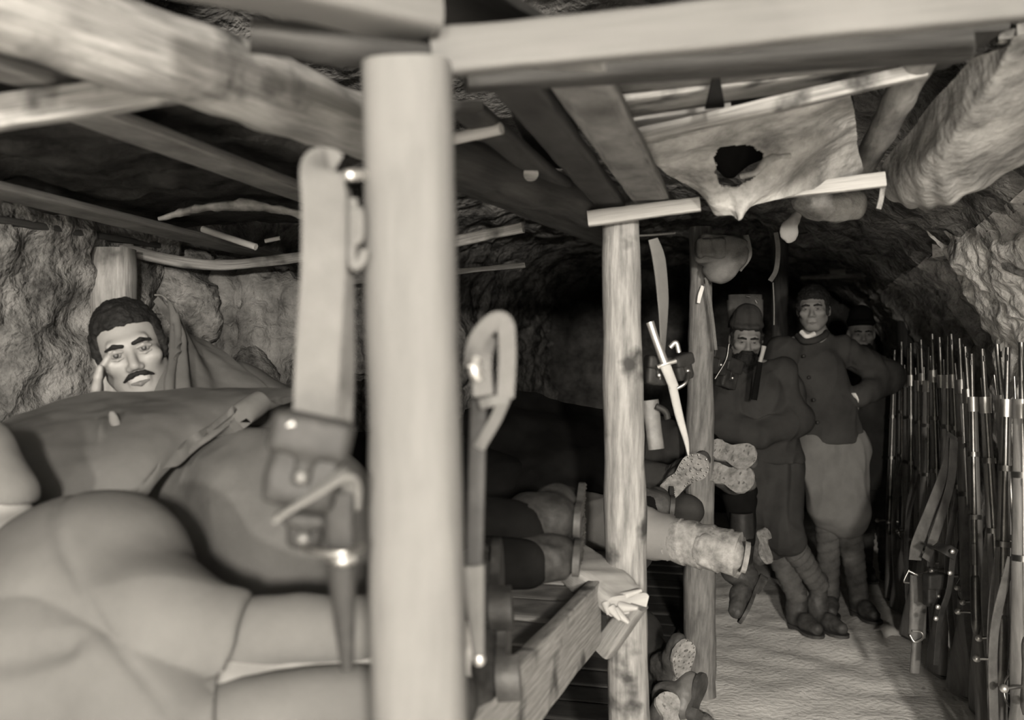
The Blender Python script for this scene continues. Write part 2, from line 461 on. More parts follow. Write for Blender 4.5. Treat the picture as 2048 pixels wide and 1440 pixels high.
# ------------------------------------------------------------------ the dugout shell
def axis_x(y): return 0.275 * np.maximum(y, 0.0) + 0.02
PROFILE = [(1.00, -0.1), (1.08, 0.5), (1.10, 1.1), (0.98, 1.5), (0.70, 1.84), (0.30, 2.05), (-0.3, 2.2), (-1.1, 2.2), (-1.75, 2.05), (-1.98, 1.55), (-1.98, 0.9), (-1.95, -0.1)]
def shell(name, i0, i1, mat, y0=-4.2, y1=8.6, step=0.035, amp=0.07, freq=2.2, seed=0, blocky=0.0, cracks=0.0):
    prof = catmull([V(a, b, 0) for a, b in PROFILE], 400)
    tt = np.linspace(0, len(PROFILE) - 1, 400); sel = prof[(tt >= i0) & (tt <= i1)]
    L = np.concatenate([[0], np.cumsum(np.linalg.norm(np.diff(sel, axis=0), axis=1))])
    nu = max(4, int(L[-1] / step)); s = np.linspace(0, L[-1], nu)
    off, z = np.interp(s, L, sel[:, 0]), np.interp(s, L, sel[:, 1])
    ys = np.arange(y0, y1, step); nv = len(ys)
    Y, O = np.meshgrid(ys, off, indexing='ij'); _, Z = np.meshgrid(ys, z, indexing='ij')
    g = np.stack([axis_x(Y) + O, Y, Z], 2)
    du = np.gradient(g, axis=1); dv = np.gradient(g, axis=0); n = np.cross(du, dv); n /= np.linalg.norm(n, axis=2)[:, :, None]
    p = g.reshape(-1, 3)
    w = p + 0.15 * np.stack([vnoise(p * 3, seed + 7), vnoise(p * 3, seed + 8), vnoise(p * 3, seed + 9)], 1)
    d = amp * fbm(w * freq, 5, seed) + 0.35 * amp * ridged(w * freq * 2.3, 4, seed + 20)
    d = d + 0.030 * fbm(p * 11, 4, seed + 60)
    if cracks:
        for sc, th in ((1.7, 0.045), (3.6, 0.05)):
            d = d - cracks * (2.2 / (sc + 0.5)) * np.exp(-(vnoise(w * sc + 5.5, seed + 70) / th) ** 2)
    if blocky:
        q = np.round(fbm(w * 1.9, 2, seed + 40) * 3) / 3; d = d + blocky * q
    g = g + n * d.reshape(nv, nu)[:, :, None]
    ii = np.arange(nv * nu).reshape(nv, nu)
    f = np.stack([ii[:-1, :-1], ii[:-1, 1:], ii[1:, 1:], ii[1:, :-1]], -1).reshape(-1, 4)
    o = link(name, mesh(name, g.reshape(-1, 3), f), mat)
    return tag(o, kind='structure')
wall_right = shell('wall_right', 0, 4.0, 'rock_mid_lit', seed=3, amp=0.075, step=0.03)
tag(wall_right, 'rough hewn rock wall behind the standing rifles', 'wall')
ceiling = shell('ceiling', 3.9, 8.1, 'rock', seed=3, step=0.05, amp=0.06)
tag(ceiling, 'dark rock roof of the dugout', 'ceiling')
wall_left = shell('wall_left', 8.0, 11.0, 'rock', seed=3, amp=0.06, step=0.022, cracks=0.045)
tag(wall_left, 'uneven rock wall at the back of the sleeping bunks', 'wall')

# floor of trodden earth
ys = np.arange(-4.2, 8.7, 0.045); xs = np.arange(-2.1, 1.2, 0.045)
Yg, Og = np.meshgrid(ys, xs, indexing='ij')
fp = np.stack([axis_x(Yg) + Og, Yg, np.zeros_like(Yg)], 2).reshape(-1, 3)
fp[:, 2] = 0.012 * fbm(fp * 2.6, 3, 5) + 0.006 * fbm(fp * 11, 3, 6) - 0.008
ii = np.arange(len(fp)).reshape(Yg.shape)
ff = np.stack([ii[:-1, :-1], ii[:-1, 1:], ii[1:, 1:], ii[1:, :-1]], -1).reshape(-1, 4)
floor = tag(link('floor', mesh('floor', fp, ff), 'earth'), 'trodden pale earth floor of the aisle', 'floor', kind='structure')

# end of the gallery
bb = []
for z in np.linspace(-0.1, 2.6, 40):
    bb.append([V(x, 8.45, z) for x in np.linspace(axis_x(8.45) - 2.3, axis_x(8.45) + 1.5, 4)])
wall_back = patch('wall_back', bb[::8] + [bb[-1]], 60, 40, 'rock_shade', thick=0.1, amp=0.08, freq=2.0, seed=9)
tag(wall_back, 'rock face closing the far end of the dugout, shade put into its colour', 'wall', kind='structure')

# bulge of bare rock standing out of the right wall
net = [[P(1825, 330, 4.15), P(1895, 310, 3.9), P(1990, 290, 3.65), P(2120, 250, 3.4)],
       [P(1862, 470, 3.77), P(1925, 465, 3.46), P(2005, 455, 3.18), P(2130, 440, 2.90)],
       [P(1900, 550, 3.81), P(1955, 550, 3.50), P(2020, 545, 3.22), P(2140, 540, 2.94)],
       [P(1945, 630, 3.86), P(1990, 630, 3.55), P(2040, 630, 3.27), P(2140, 640, 2.99)],
       [P(1985, 720, 3.91), P(2020, 725, 3.63), P(2060, 730, 3.35), P(2150, 760, 3.09)],
       [P(2000, 900, 3.95), P(2030, 920, 3.67), P(2080, 960, 3.39), P(2160, 1000, 3.18)]]
patch('rock_bulge', net, 90, 110, 'rock_right_lit', wall_right, 0.25, 0.045, 6.5, 121)
# separate boulders that can be picked out in the left wall
def stone(c, r, seed, mat, rot=0.0, parent=wall_left):
    R = np.array([[math.cos(rot), 0, math.sin(rot)], [0, 1, 0], [-math.sin(rot), 0, math.cos(rot)]])
    b = Blob(0.011, 0.05)
    b.box(c, r, R, rr=min(r) * 0.35, k=0.02)
    def dsp(v, n):
        w = v + 0.05 * np.stack([vnoise(v * 7, seed + 1), vnoise(v * 7, seed + 2), vnoise(v * 7, seed + 3)], 1)
        return 0.045 * fbm(w * 4.5, 5, seed) + 0.018 * ridged(w * 12, 4, seed + 9) - 0.03 * np.exp(-(vnoise(w * 4 + 2.2, seed + 70) / 0.05) ** 2)
    return b.obj('stone', mat, parent, dsp, 1)
stone(P(50, 610, 2.88), (0.23, 0.14, 0.30), 11, 'rock_pale', 0.1)
stone(P(-190, 640, 2.68), (0.22, 0.14, 0.34), 15, 'rock', -0.1)
stone(P(150, 745, 2.88), (0.15, 0.12, 0.10), 12, 'rock_pale', 0.3)
stone(P(345, 615, 3.18), (0.15, 0.14, 0.13), 13, 'rock', -0.35)
stone(P(515, 665, 3.28), (0.17, 0.14, 0.18), 14, 'rock_pale', 0.25)
stone(P(440, 800, 3.23), (0.20, 0.14, 0.12), 19, 'rock', 0.0)
stone(P(660, 640, 3.63), (0.20, 0.14, 0.22), 16, 'rock', -0.2)
stone(P(40, 830, 2.73), (0.20, 0.12, 0.12), 17, 'rock', 0.15)
# ------------------------------------------------------------------ posts
def post(label, top, bot, w, h, mat, n=3.0, wob=0.004, seed=1, seg=60, wf=7.0):
    v, f, u = tube(catmull([top, (top + bot) / 2, bot], seg), w, h, n, (0, 1, 0), 28, True, wob, wf, seed)
    o = link('support_post', mesh('support_post', v, f, 60, u), mat)
    return tag(rebase(o), label, 'post')
post1 = post('thick pale peeled post nearest to the camera, out of focus', P(815, 136, 0.95), V(-0.070, 0.95, -0.01), [0.090, 0.096, 0.102], [0.085, 0.09, 0.095], 'wood_near_dim', 3.2, 0.0025, 4)
post2 = post('pale weathered round post with dark bark scars holding up the cross batten', P(1240, 378, 2.32), V(0.292, 2.32, -0.01), [0.092, 0.102, 0.104], [0.092, 0.102, 0.1], 'wood_worn', 2.3, 0.0035, 8)
post3 = post('rough split post hung with gear beside the standing men', P(1402, 455, 3.83), V(0.755, 3.83, -0.01), [0.085, 0.11, 0.126], [0.08, 0.10, 0.11], 'wood_grey', 2.6, 0.007, 12)
post4 = post('short knotty post against the rock behind the reclining man', P(228, 498, 2.72), V(-1.14, 2.72, -0.01), 0.115, 0.10, 'wood_worn', 3.0, 0.006, 15)
#post5 = post('dark far post in the depth of the bunks', V(0.02, 4.3, 1.76), V(0.02, 4.3, -0.01), 0.11, 0.1, 'wood_dark', 2.3, 0.006, 16)

# ------------------------------------------------------------------ lower bunk (men lie on it) and bottom bunk
EDGE0 = V(-0.075, 1.36, 0)                      # a point of the bunk edge on the aisle side
def edge(y): return V(EDGE0[0] + 0.30 * (y - EDGE0[1]), y, 0)
def bunk(name, label, z, y0, y1, mat):
    r = thing(name, label, 'bunk', edge(y0) + V(0, 0, 0))
    k = 0; y = y0
    me = None
    while y < y1:
        a = edge(y) + V(0, 0, z - 0.012); b = a + LX * 1.45
        if me is None:
            v, f, u = tube(catmull([V(0, 0, 0), LX * 1.45], 14), 0.15, 0.024, 8, (0, 0, 1), 16, True, 0.002, 9, 3)
            me = mesh('deck_plank', v, f, 50, u); me.materials.append(MAT[mat])
        o = link('deck_plank', me, mat, r); o.location = Vector([float(c) for c in a + V(0, 0, 0.003 * math.sin(k * 2.3))])
        y += 0.162; k += 1
    return r
lower = bunk('lower_bunk', 'plank sleeping bunk at waist height with a broad grey side board', 0.80, 0.62, 5.6, 'wood_grey')
# broad side board in front of the first bay
b0, b1 = P(866, 1505, 1.18), P(1193, 1226, 2.2)
beam('side_board', V(edge(1.0)[0] - 0.005, 1.0, 0.765), V(edge(2.2)[0] + 0.012, 2.2, 0.765), 0.034, 0.145, 'wood_worn', lower, n=9, wob=0.003, seed=21)
beam('side_board', V(edge(2.42)[0] + 0.0, 2.42, 0.745), V(edge(3.75)[0], 3.75, 0.745), 0.05, 0.09, 'wood_dark', lower, n=3, wob=0.004, seed=22)
# splintered beam end lying against the second post
v, f, u = tube(catmull([P(1090, 1085, 2.75), P(1180, 1150, 2.32), P(1256, 1208, 2.15)], 30), [0.12, 0.12, 0.10], [0.07, 0.07, 0.045], 6, (0, 0, 1), 24, True, 0.008, 26, 31)
be = tag(link('beam_end', mesh('beam_end', v, f, 35, u), 'wood_pale', lower), 'splintered pale beam end')
for k, (x0, y0, x1, y1, dd, r0) in enumerate(((1236, 1196, 1284, 1180, 2.16, 0.012), (1240, 1214, 1276, 1216, 2.14, 0.014), (1230, 1222, 1258, 1246, 2.12, 0.013), (1222, 1216, 1240, 1240, 2.12, 0.012), (1212, 1208, 1216, 1228, 2.13, 0.010))):
    rod('splinter', [P(x0, y0, dd), P(x1, y1, dd - 0.02)], [r0, r0 * 0.3], 'wood_pale', be)
beam('bracket_block', P(1206, 1300, 2.22), P(1276, 1205, 2.17), 0.05, 0.05, 'wood_grey', lower, n=4, seed=33)
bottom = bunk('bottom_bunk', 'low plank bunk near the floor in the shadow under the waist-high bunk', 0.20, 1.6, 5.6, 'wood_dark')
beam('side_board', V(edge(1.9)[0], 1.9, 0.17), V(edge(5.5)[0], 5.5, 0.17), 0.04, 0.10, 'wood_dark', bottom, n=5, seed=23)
# legs carrying the decks at the wall side
for y in (1.2, 2.6, 4.0, 5.4):
    q = edge(y) + LX * 1.40
    beam('bunk_leg', V(q[0], q[1], 0.0), V(q[0], q[1], 0.79), 0.07, 0.07, 'wood_dark', lower, n=3, up=(0, 1, 0))
for y in (0.75, 5.5):
    q = edge(y) + LX * 0.06
    beam('bunk_leg', V(q[0], q[1], 0.0), V(q[0], q[1], 0.79), 0.07, 0.07, 'wood_dark', lower, n=3, up=(0, 1, 0))
for y in (1.75, 5.45):
    for k in (0.08, 1.30):
        q = edge(y) + LX * k
        beam('bunk_leg', V(q[0], q[1], 0.0), V(q[0], q[1], 0.19), 0.07, 0.07, 'wood_dark', bottom, n=3, up=(0, 1, 0))

# ------------------------------------------------------------------ upper bunk seen from below
upper = thing('upper_bunk', 'upper bunk of logs, planks and sacking seen from below', 'bunk', V(-0.3, 1.4, 1.70))
sl0, sl1 = P(-120, -45, 0.92), P(1206, 425, 2.42)
beam('side_log', sl0, sl0 + (sl1 - sl0) * 0.46, 0.105, 0.10, 'wood_worn', upper, n=2.3, wob=0.008, seed=41, seg=50)
beam('side_log', sl0 + (sl1 - sl0) * 0.47, sl1, 0.095, 0.09, 'wood_dark', upper, n=2.3, wob=0.008, seed=40, seg=50)  # far half of the same log, its shade put into dark wood
# plank block on top of the near post
beam('plank_end', P(300, -110, 0.80), P(846, 12, 0.96), 0.075, 0.062, 'wood_near_dim', upper, n=7, wob=0.003, seed=42)
beam('packing_piece', P(500, 70, 0.95), P(850, 118, 1.0), 0.06, 0.030, 'wood_dark', upper, n=2.5, wob=0.006, seed=43)
# cross batten on the left
beam('batten', P(-160, 248, 1.24), P(452, 158, 1.24), 0.03, 0.044, 'wood_worn', upper, n=7, seed=44)
# underside planks, parallel to the aisle
beam('plank', P(120, 205, 1.36), P(665, 408, 2.25), 0.085, 0.02, 'wood_grey', upper, n=7, seed=45)
beam('plank', P(-120, 352, 1.85), P(575, 520, 3.35), 0.10, 0.02, 'wood_grey', upper, n=7, seed=46)
beam('plank', P(-150, 420, 2.15), P(470, 520, 3.45), 0.09, 0.02, 'wood_dark', upper, n=7, seed=47)
beam('plank', P(-60, 120, 1.15), P(130, 175, 1.30), 0.06, 0.02, 'wood_grey', upper, n=7, seed=48)
beam('plank', P(1130, 105, 1.18), P(1303, 398, 2.26), 0.088, 0.022, 'wood_grey', upper, n=7, seed=49)
beam('plank', P(985, 105, 1.18), P(1225, 412, 2.32), 0.070, 0.022, 'wood_dark', upper, n=7, seed=50)
beam('plank', P(930, 215, 1.5), P(1180, 425, 2.5), 0.060, 0.022, 'wood_dark', upper, n=4, seed=51)
# back pole, sagging
v, f, u = tube(catmull([P(225, 492, 2.78), P(330, 518, 2.86), P(450, 530, 2.92), P(620, 512, 3.0)], 40), 0.034, 0.034, 3, (0, 0, 1), 14, True, 0.003, 12, 52)
link('back_pole', mesh('back_pole', v, f, 60, u), 'wood_worn', upper)
# sacking mattress sagging between the planks
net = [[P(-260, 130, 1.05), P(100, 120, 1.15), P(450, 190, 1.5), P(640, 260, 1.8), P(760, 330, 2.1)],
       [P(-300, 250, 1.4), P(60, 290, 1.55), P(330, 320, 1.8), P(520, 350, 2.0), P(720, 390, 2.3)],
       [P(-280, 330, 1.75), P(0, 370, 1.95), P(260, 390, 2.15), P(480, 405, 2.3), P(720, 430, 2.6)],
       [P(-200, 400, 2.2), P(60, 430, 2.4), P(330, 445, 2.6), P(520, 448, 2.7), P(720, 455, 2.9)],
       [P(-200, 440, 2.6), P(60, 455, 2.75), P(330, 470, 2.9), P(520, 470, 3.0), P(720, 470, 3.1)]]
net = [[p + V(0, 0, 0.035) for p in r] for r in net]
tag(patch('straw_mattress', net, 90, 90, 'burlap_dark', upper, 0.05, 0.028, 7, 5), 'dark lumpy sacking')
# frayed light sack edge
v, f, u = tube(catmull([P(320, 438, 2.42), P(400, 418, 2.40), P(480, 410, 2.38), P(560, 418, 2.38), P(640, 440, 2.4)], 60), [0.02, 0.045, 0.05, 0.045, 0.03], [0.012, 0.022, 0.026, 0.022, 0.015], 2, (0, 0, 1), 14, True, 0.006, 30, 54)
tag(link('sack_edge', mesh('sack_edge', v, f, None, u), 'burlap', upper), 'frayed pale edge of a sack')
rod('stick', [P(405, 458, 2.6), P(512, 494, 2.55)], 0.009, 'wood_pale', upper)
rod('stick', [P(530, 482, 2.7), P(560, 476, 2.7)], 0.006, 'wood_pale', upper)
# dark inner boards right of the near post
beam('batten', P(760, 308, 1.68), P(1003, 257, 1.58), 0.02, 0.018, 'wood_pale', upper, n=2.2, seed=55)
beam('log_end', P(1062, 348, 1.92), P(1010, 330, 2.5), 0.032, 0.032, 'wood_worn', upper, n=2, seed=56)
beam('batten', P(640, 540, 2.6), P(1046, 455, 2.42), 0.02, 0.028, 'wood_worn', upper, n=6, seed=57)
beam('batten', P(640, 570, 3.3), P(1050, 530, 3.3), 0.02, 0.02, 'wood_grey', upper, n=6, seed=58)
beam('log', P(1230, 470, 2.7), P(900, 330, 2.0), 0.09, 0.09, 'wood_dark', upper, n=2.2, seed=59)
# deck above the bunk
beam('plank', P(840, -30, 1.18), P(1010, 60, 1.5), 0.16, 0.02, 'wood_dark', upper, n=7, seed=87)  # dark board added to blacken the grey roof showing here
beam('plank', P(1060, 60, 1.15), P(1110, 330, 2.6), 0.12, 0.02, 'wood_dark', upper, n=7, seed=60)

# ------------------------------------------------------------------ rack of battens over the aisle
rack = thing('overhead_rack', 'rack of light battens and planks spanning overhead across the aisle', 'rack', V(0.7, 1.9, 1.72))
beam('batten', P(862, 108, 0.98), P(2150, -18, 1.06), 0.03, 0.050, 'wood_near_dim', rack, n=7, seed=61, seg=50)
beam('batten', P(1262, 276, 1.78), P(1850, 140, 1.70), 0.028, 0.028, 'wood_worn', rack, n=7, seed=62, seg=40)
beam('batten', P(1176, 438, 2.24), P(1400, 408, 2.20), 0.028, 0.034, 'wood_pale', rack, n=7, seed=63)
beam('batten', P(1518, 389, 2.18), P(1768, 359, 2.16), 0.028, 0.032, 'wood_pale', rack, n=7, seed=64)
beam('plank', P(930, 150, 1.22), P(1930, 88, 1.34), 0.04, 0.042, 'wood_dark', rack, n=7, seed=65)
beam('plank', P(1190, 165, 1.60), P(1870, 105, 1.68), 0.09, 0.02, 'wood_grey', rack, n=7, seed=66)
beam('plank', P(1200, 215, 1.72), P(1840, 128, 1.78), 0.12, 0.018, 'wood_worn', rack, n=7, seed=67)
beam('plank', P(1215, 252, 1.86), P(1450, 220, 1.86), 0.10, 0.018, 'wood_grey', rack, n=7, seed=68)
beam('log', P(1856, 85, 1.62), P(1722, 343, 2.46), 0.060, 0.060, 'bark', rack, n=2.2, wob=0.004, seed=69)
beam('plank', P(1950, 50, 1.45), P(1840, 130, 1.75), 0.10, 0.02, 'wood_dark', rack, n=6, seed=70)
# dark iron bracket hanging from the batten
v = np.array([P(1428, 145, 1.62), P(1412, 215, 1.62), P(1450, 212, 1.62), P(1438, 145, 1.62)])
v = np.concatenate([v, v + V(0, 0.012, 0)])
link('bracket', mesh('bracket', v, [[0, 1, 2, 3], [7, 6, 5, 4], [0, 4, 5, 1], [1, 5, 6, 2], [2, 6, 7, 3], [3, 7, 4, 0]], 30), 'cloth_black', rack)

# canvas with a torn hole, hung over the rack
net = [[P(1282, 292, 1.86), P(1400, 262, 1.84), P(1550, 228, 1.82), P(1700, 188, 1.80)],
       [P(1318, 335, 2.0), P(1425, 318, 1.98), P(1565, 292, 1.98), P(1712, 236, 1.96)],
       [P(1380, 385, 2.10), P(1445, 388, 2.06), P(1530, 372, 2.06), P(1716, 300, 2.12)],
       [P(1428, 415, 2.14), P(1470, 440, 2.10), P(1515, 415, 2.10), P(1722, 342, 2.22)]]
def hole(u, v):
    a = np.arctan2(v - 0.43, u - 0.46); r = np.hypot((u - 0.455) / 0.135, (v - 0.43) / 0.20)
    return r < 1 + 0.10 * np.sin(3 * a + 1) + 0.05 * np.sin(9 * a)
cv = patch('torn_canvas', net, 110, 80, 'burlap_pale', None, 0.006, 0.008, 9, 71, hole=hole, fold=lambda u, v: 0.010 * np.sin(u * 15 + v * 7) * v)
tag(rebase(cv), 'stained canvas sheet with a torn black hole sagging from the overhead battens', 'canvas')
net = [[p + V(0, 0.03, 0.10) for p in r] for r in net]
hole_shade = patch('dark_sheet', net, 40, 30, 'cloth_black', None, 0.02, 0.015, 7, 77)  # added sheet, blackens what shows through the hole
tag(rebase(hole_shade), 'added black sheet that puts shade behind the torn hole', 'blanket')
# curled lip of the hole
v, f, u = tube(catmull([P(1480, 352, 1.95), P(1510, 345, 1.94), P(1530, 325, 1.94), P(1552, 315, 1.95), P(1580, 312, 1.96)], 30), [0.008, 0.014, 0.018, 0.016, 0.008], None, 2, (0, 0, 1), 10, True, 0.003, 40, 72)
o = link('torn_lip', mesh('torn_lip', v, f, None, u), 'burlap', cv)

# big sacking bundle at the top right
net = [[P(1935, 122, 1.66), P(1985, 100, 1.57), P(2030, 80, 1.5), P(2130, 60, 1.5)],
       [P(1832, 240, 1.98), P(1910, 225, 1.74), P(1990, 215, 1.66), P(2130, 190, 1.70)],
       [P(1770, 335, 2.2), P(1850, 335, 1.92), P(1950, 318, 1.86), P(2130, 255, 1.92)],
       [P(1764, 388, 2.28), P(1840, 412, 2.12), P(1945, 388, 2.06), P(2130, 268, 2.1)],
       [P(1790, 392, 2.4), P(1850, 395, 2.36), P(1950, 360, 2.30), P(2130, 255, 2.3)]]
sk = patch('sacking_bundle', net, 110, 110, 'burlap', None, 0.02, 0.010, 6, 73, fold=lambda u, v: 0.006 * np.sin(u * 40 + 3 * np.sin(v * 5)) * v * v)
tag(rebase(sk), 'large stained sacking bundle bulging overhead at the right end of the batten', 'sacking')
strap('tie_cord', [P(1766, 372, 2.2), P(1762, 398, 2.2), P(1757, 418, 2.2)], 0.012, 0.006, 'burlap', sk)
# ------------------------------------------------------------------ people
def loc(c, R, p): return np.asarray(c) + R @ np.asarray(p, float)

def head_prims(B, c, R, beard=0.0):
    q = lambda *p: loc(c, R, p)
    B.ell(q(0, -0.014, 0.036), (0.074, 0.094, 0.080), R, k=0.02)
    B.ell(q(0, 0.022, -0.030), (0.060, 0.070, 0.085), R, k=0.03)
    B.ell(q(0, 0.058, -0.090), (0.028, 0.028, 0.022), R, k=0.025)
    for s in (-1, 1):
        B.cap(q(s * 0.050, 0.005, -0.050), q(s * 0.020, 0.055, -0.090), 0.020, 0.018, k=0.025)
        B.ell(q(s * 0.044, 0.064, -0.022), (0.022, 0.022, 0.018), R, k=0.02)
        B.ell(q(s * 0.031, 0.104, 0.001), (0.019, 0.020, 0.012), R, k=0.012, op='-')
    B.cap(q(-0.036, 0.080, 0.022), q(0.036, 0.080, 0.022), 0.012, k=0.014)
    B.cap(q(0, 0.084, 0.012), q(0, 0.108, -0.032), 0.007, 0.0115, k=0.012)
    for s in (-1, 1): B.ell(q(s * 0.012, 0.096, -0.038), (0.009, 0.011, 0.008), R, k=0.006)
    B.cap(q(-0.018, 0.086, -0.061), q(0.018, 0.086, -0.061), 0.0075, k=0.008)
    B.cap(q(-0.015, 0.084, -0.074), q(0.015, 0.084, -0.074), 0.0085, k=0.008)
    B.cap(q(-0.024, 0.099, -0.0675), q(0.024, 0.099, -0.0675), 0.003, k=0.004, op='-')
    for s in (-1, 1): B.ell(q(s * 0.077, -0.006, -0.006), (0.010, 0.019, 0.031), R @ np.array([[1, 0, 0], [0, 1, 0], [0, 0, 1]]), k=0.008)
    B.cap(q(0, -0.024, -0.060), q(0, -0.042, -0.150), 0.055, 0.058, k=0.02)

def face_parts(person, c, R, brow_mat='hair', moustache=False, skin='skin_far_dim'):
    q = lambda *p: loc(c, R, p)
    for s in (-1, 1):
        b = Blob(0.0022, 0.002); b.ell(q(s * 0.031, 0.0825, 0.001), (0.0135, 0.0105, 0.0095), R)
        e = b.obj('eye', 'eye_white', person)
        b = Blob(0.0018, 0.002); b.ell(q(s * 0.031, 0.0915, 0.0005), (0.0068, 0.003, 0.007), R)
        b.obj('iris', 'iris', e)
        b = Blob(0.0022, 0.003); b.chain([q(s * 0.016, 0.0905, 0.0055), q(s * 0.031, 0.0945, 0.0085), q(s * 0.046, 0.083, 0.0035)], [0.004, 0.005, 0.004]); b.chain([q(s * 0.017, 0.089, -0.008), q(s * 0.031, 0.0915, -0.0105), q(s * 0.045, 0.082, -0.008)], [0.003, 0.0036, 0.003])
        b.obj('eyelid', skin, e)
        b = Blob(0.0025, 0.004)
        b.chain([q(s * 0.012, 0.0955, 0.0165), q(s * 0.030, 0.0955, 0.0205), q(s * 0.050, 0.080, 0.016)], [0.0048, 0.0056, 0.0034])
        b.obj('eyebrow', brow_mat, person)
    b = Blob(0.0025, 0.004)
    b.chain([q(-0.019, 0.0905, -0.0725), q(0, 0.0945, -0.0755), q(0.019, 0.0905, -0.0725)], [0.0035, 0.006, 0.0035])
    b.obj('lip', 'lip', person)
    if moustache:
        b = Blob(0.0025, 0.004)
        for s in (-1, 1): b.chain([q(s * 0.002, 0.0985, -0.051), q(s * 0.016, 0.0965, -0.054), q(s * 0.034, 0.084, -0.063)], [0.005, 0.006, 0.003])
        b.obj('moustache', 'hair', person, lambda v, n: 0.001 * vnoise(v * 400, 3))

def hair_cap(person, c, R, low=0.040, mat='hair', puff=0.010, seed=0):
    q = lambda *p: loc(c, R, p)
    b = Blob(0.004, 0.012)
    b.ell(q(0, -0.016, 0.040), (0.074 + puff * 0.7, 0.092 + puff * 0.8, 0.080 + puff), R, k=0.01)
    b.box(q(0, 0.110, low - 0.082), (0.062, 0.080, 0.082), R, rr=0.016, k=0.012, op='-')     # the face
    b.ell(q(0, -0.02, -0.12), (0.14, 0.15, 0.10), R, k=0.01, op='-')
    for s in (-1, 1): b.ell(q(s * 0.085, 0.005, -0.01), (0.022, 0.026, 0.034), R, k=0.006, op='-')
    for s in (-1, 1): b.cap(q(s * 0.0745, 0.022, 0.03), q(s * 0.072, 0.022, -0.03), 0.011, 0.007, k=0.008)
    return b.obj('hair', mat, person, lambda v, n: 0.0045 * fbm(v * 70, 4, seed))

def hand_prims(B, w, d, n, curl=0.5, side=1, s=1.0):
    """w wrist, d pointing to the fingers, n out of the palm, side picks the thumb side"""
    d = nrm(d); n = nrm(np.asarray(n, float) - d * (np.asarray(n, float) @ d)); x = np.cross(d, n) * side
    R = np.stack([x, d, n], 1); w = np.asarray(w, float)
    B.ell(w + d * 0.048 * s, (0.040 * s, 0.052 * s, 0.016 * s), R, k=0.012)
    B.cap(w - d * 0.03, w + d * 0.02, 0.027 * s, 0.024 * s, k=0.012)
    for i, ln in enumerate((0.070, 0.080, 0.076, 0.060)):
        p = w + d * (0.088 - 0.004 * abs(i - 1.2)) * s + x * (i - 1.5) * 0.0205 * s
        dd = d + x * (i - 1.5) * 0.05; a = 0.15
        for j, fr in enumerate((0.45, 0.32, 0.25)):
            a += curl * (0.7 if j == 0 else 0.9)
            e = p + (nrm(dd) * math.cos(a) + n * math.sin(a)) * ln * fr * s
            B.cap(p, e, (0.0092 - 0.0008 * j) * s, (0.0086 - 0.0008 * j) * s, k=0.004); p = e
    p = w + d * 0.028 * s - x * 0.034 * s
    for j, ln in enumerate((0.040, 0.030, 0.024)):
        e = p + nrm(d * (0.75 + 0.15 * j) - x * (0.75 - 0.3 * j) + n * 0.25 * (j + 1) * curl) * ln * s
        B.cap(p, e, (0.013 - 0.0015 * j) * s, (0.0115 - 0.0015 * j) * s, k=0.006); p = e

def sole_mesh(heel, toe, n, width=0.095, thick=0.014, heelblock=True, nails=True):
    """outline of a hobnailed sole between heel and toe; n points out of the sole"""
    heel, toe = np.asarray(heel, float), np.asarray(toe, float)
    a = toe - heel; L = np.linalg.norm(a); a = a / L
    n = nrm(np.asarray(n, float) - a * (np.asarray(n, float) @ a)); s = np.cross(a, n)
    ts = np.linspace(0, 1, 26)
    wd = np.interp(ts, [0, 0.04, 0.12, 0.25, 0.42, 0.6, 0.74, 0.88, 0.96, 1], np.array([0.22, 0.52, 0.70, 0.70, 0.60, 0.86, 1.0, 0.86, 0.52, 0.12])) * width / 2
    out = [(t * L, w) for t, w in zip(ts, wd)] + [(t * L, -w) for t, w in zip(ts[::-1], wd[::-1])]
    ctr = (heel)
    def slab(o, t0, t1):
        v = [ctr + a * p[0] + s * p[1] + n * t0 for p in o] + [ctr + a * p[0] + s * p[1] + n * t1 for p in o]
        m = len(o); f = [list(range(m - 1, -1, -1)), list(range(m, 2 * m))] + [[i, (i + 1) % m, m + (i + 1) % m, m + i] for i in range(m)]
        return np.array(v), f
    v, f = slab(out, 0, thick)
    res = {'sole': mesh('sole', v, f, 40)}
    if heelblock:
        ho = [p for p in out if p[0] <= 0.27 * L]
        v, f = slab([(p[0], p[1] * 0.98) for p in ho], thick, thick + 0.02)
        res['heel'] = mesh('heel', v, f, 40)
    if nails:
        V_, F_ = [], []
        pts = [(p[0] * 0.985 + 0.004, p[1] * 0.86) for p in out[1:-1:2] if p[0] > 0.3 * L] + [(t * L, 0.0) for t in (0.55, 0.65, 0.75, 0.85)] + [(t * L, y * width) for t in (0.6, 0.7, 0.8) for y in (-0.22, 0.22)]
        for (x, y) in pts:
            c = ctr + a * x + s * y + n * (thick - 0.001); b0 = len(V_)
            for k in range(6):
                an = k * math.pi / 3; V_.append(c + (a * math.cos(an) + s * math.sin(an)) * 0.0045)
            V_.append(c + n * 0.005)
            F_ += [[b0 + k, b0 + (k + 1) % 6, b0 + 6] for k in range(6)]
        res['hobnails'] = mesh('hobnails', np.array(V_), F_, 60)
    return res

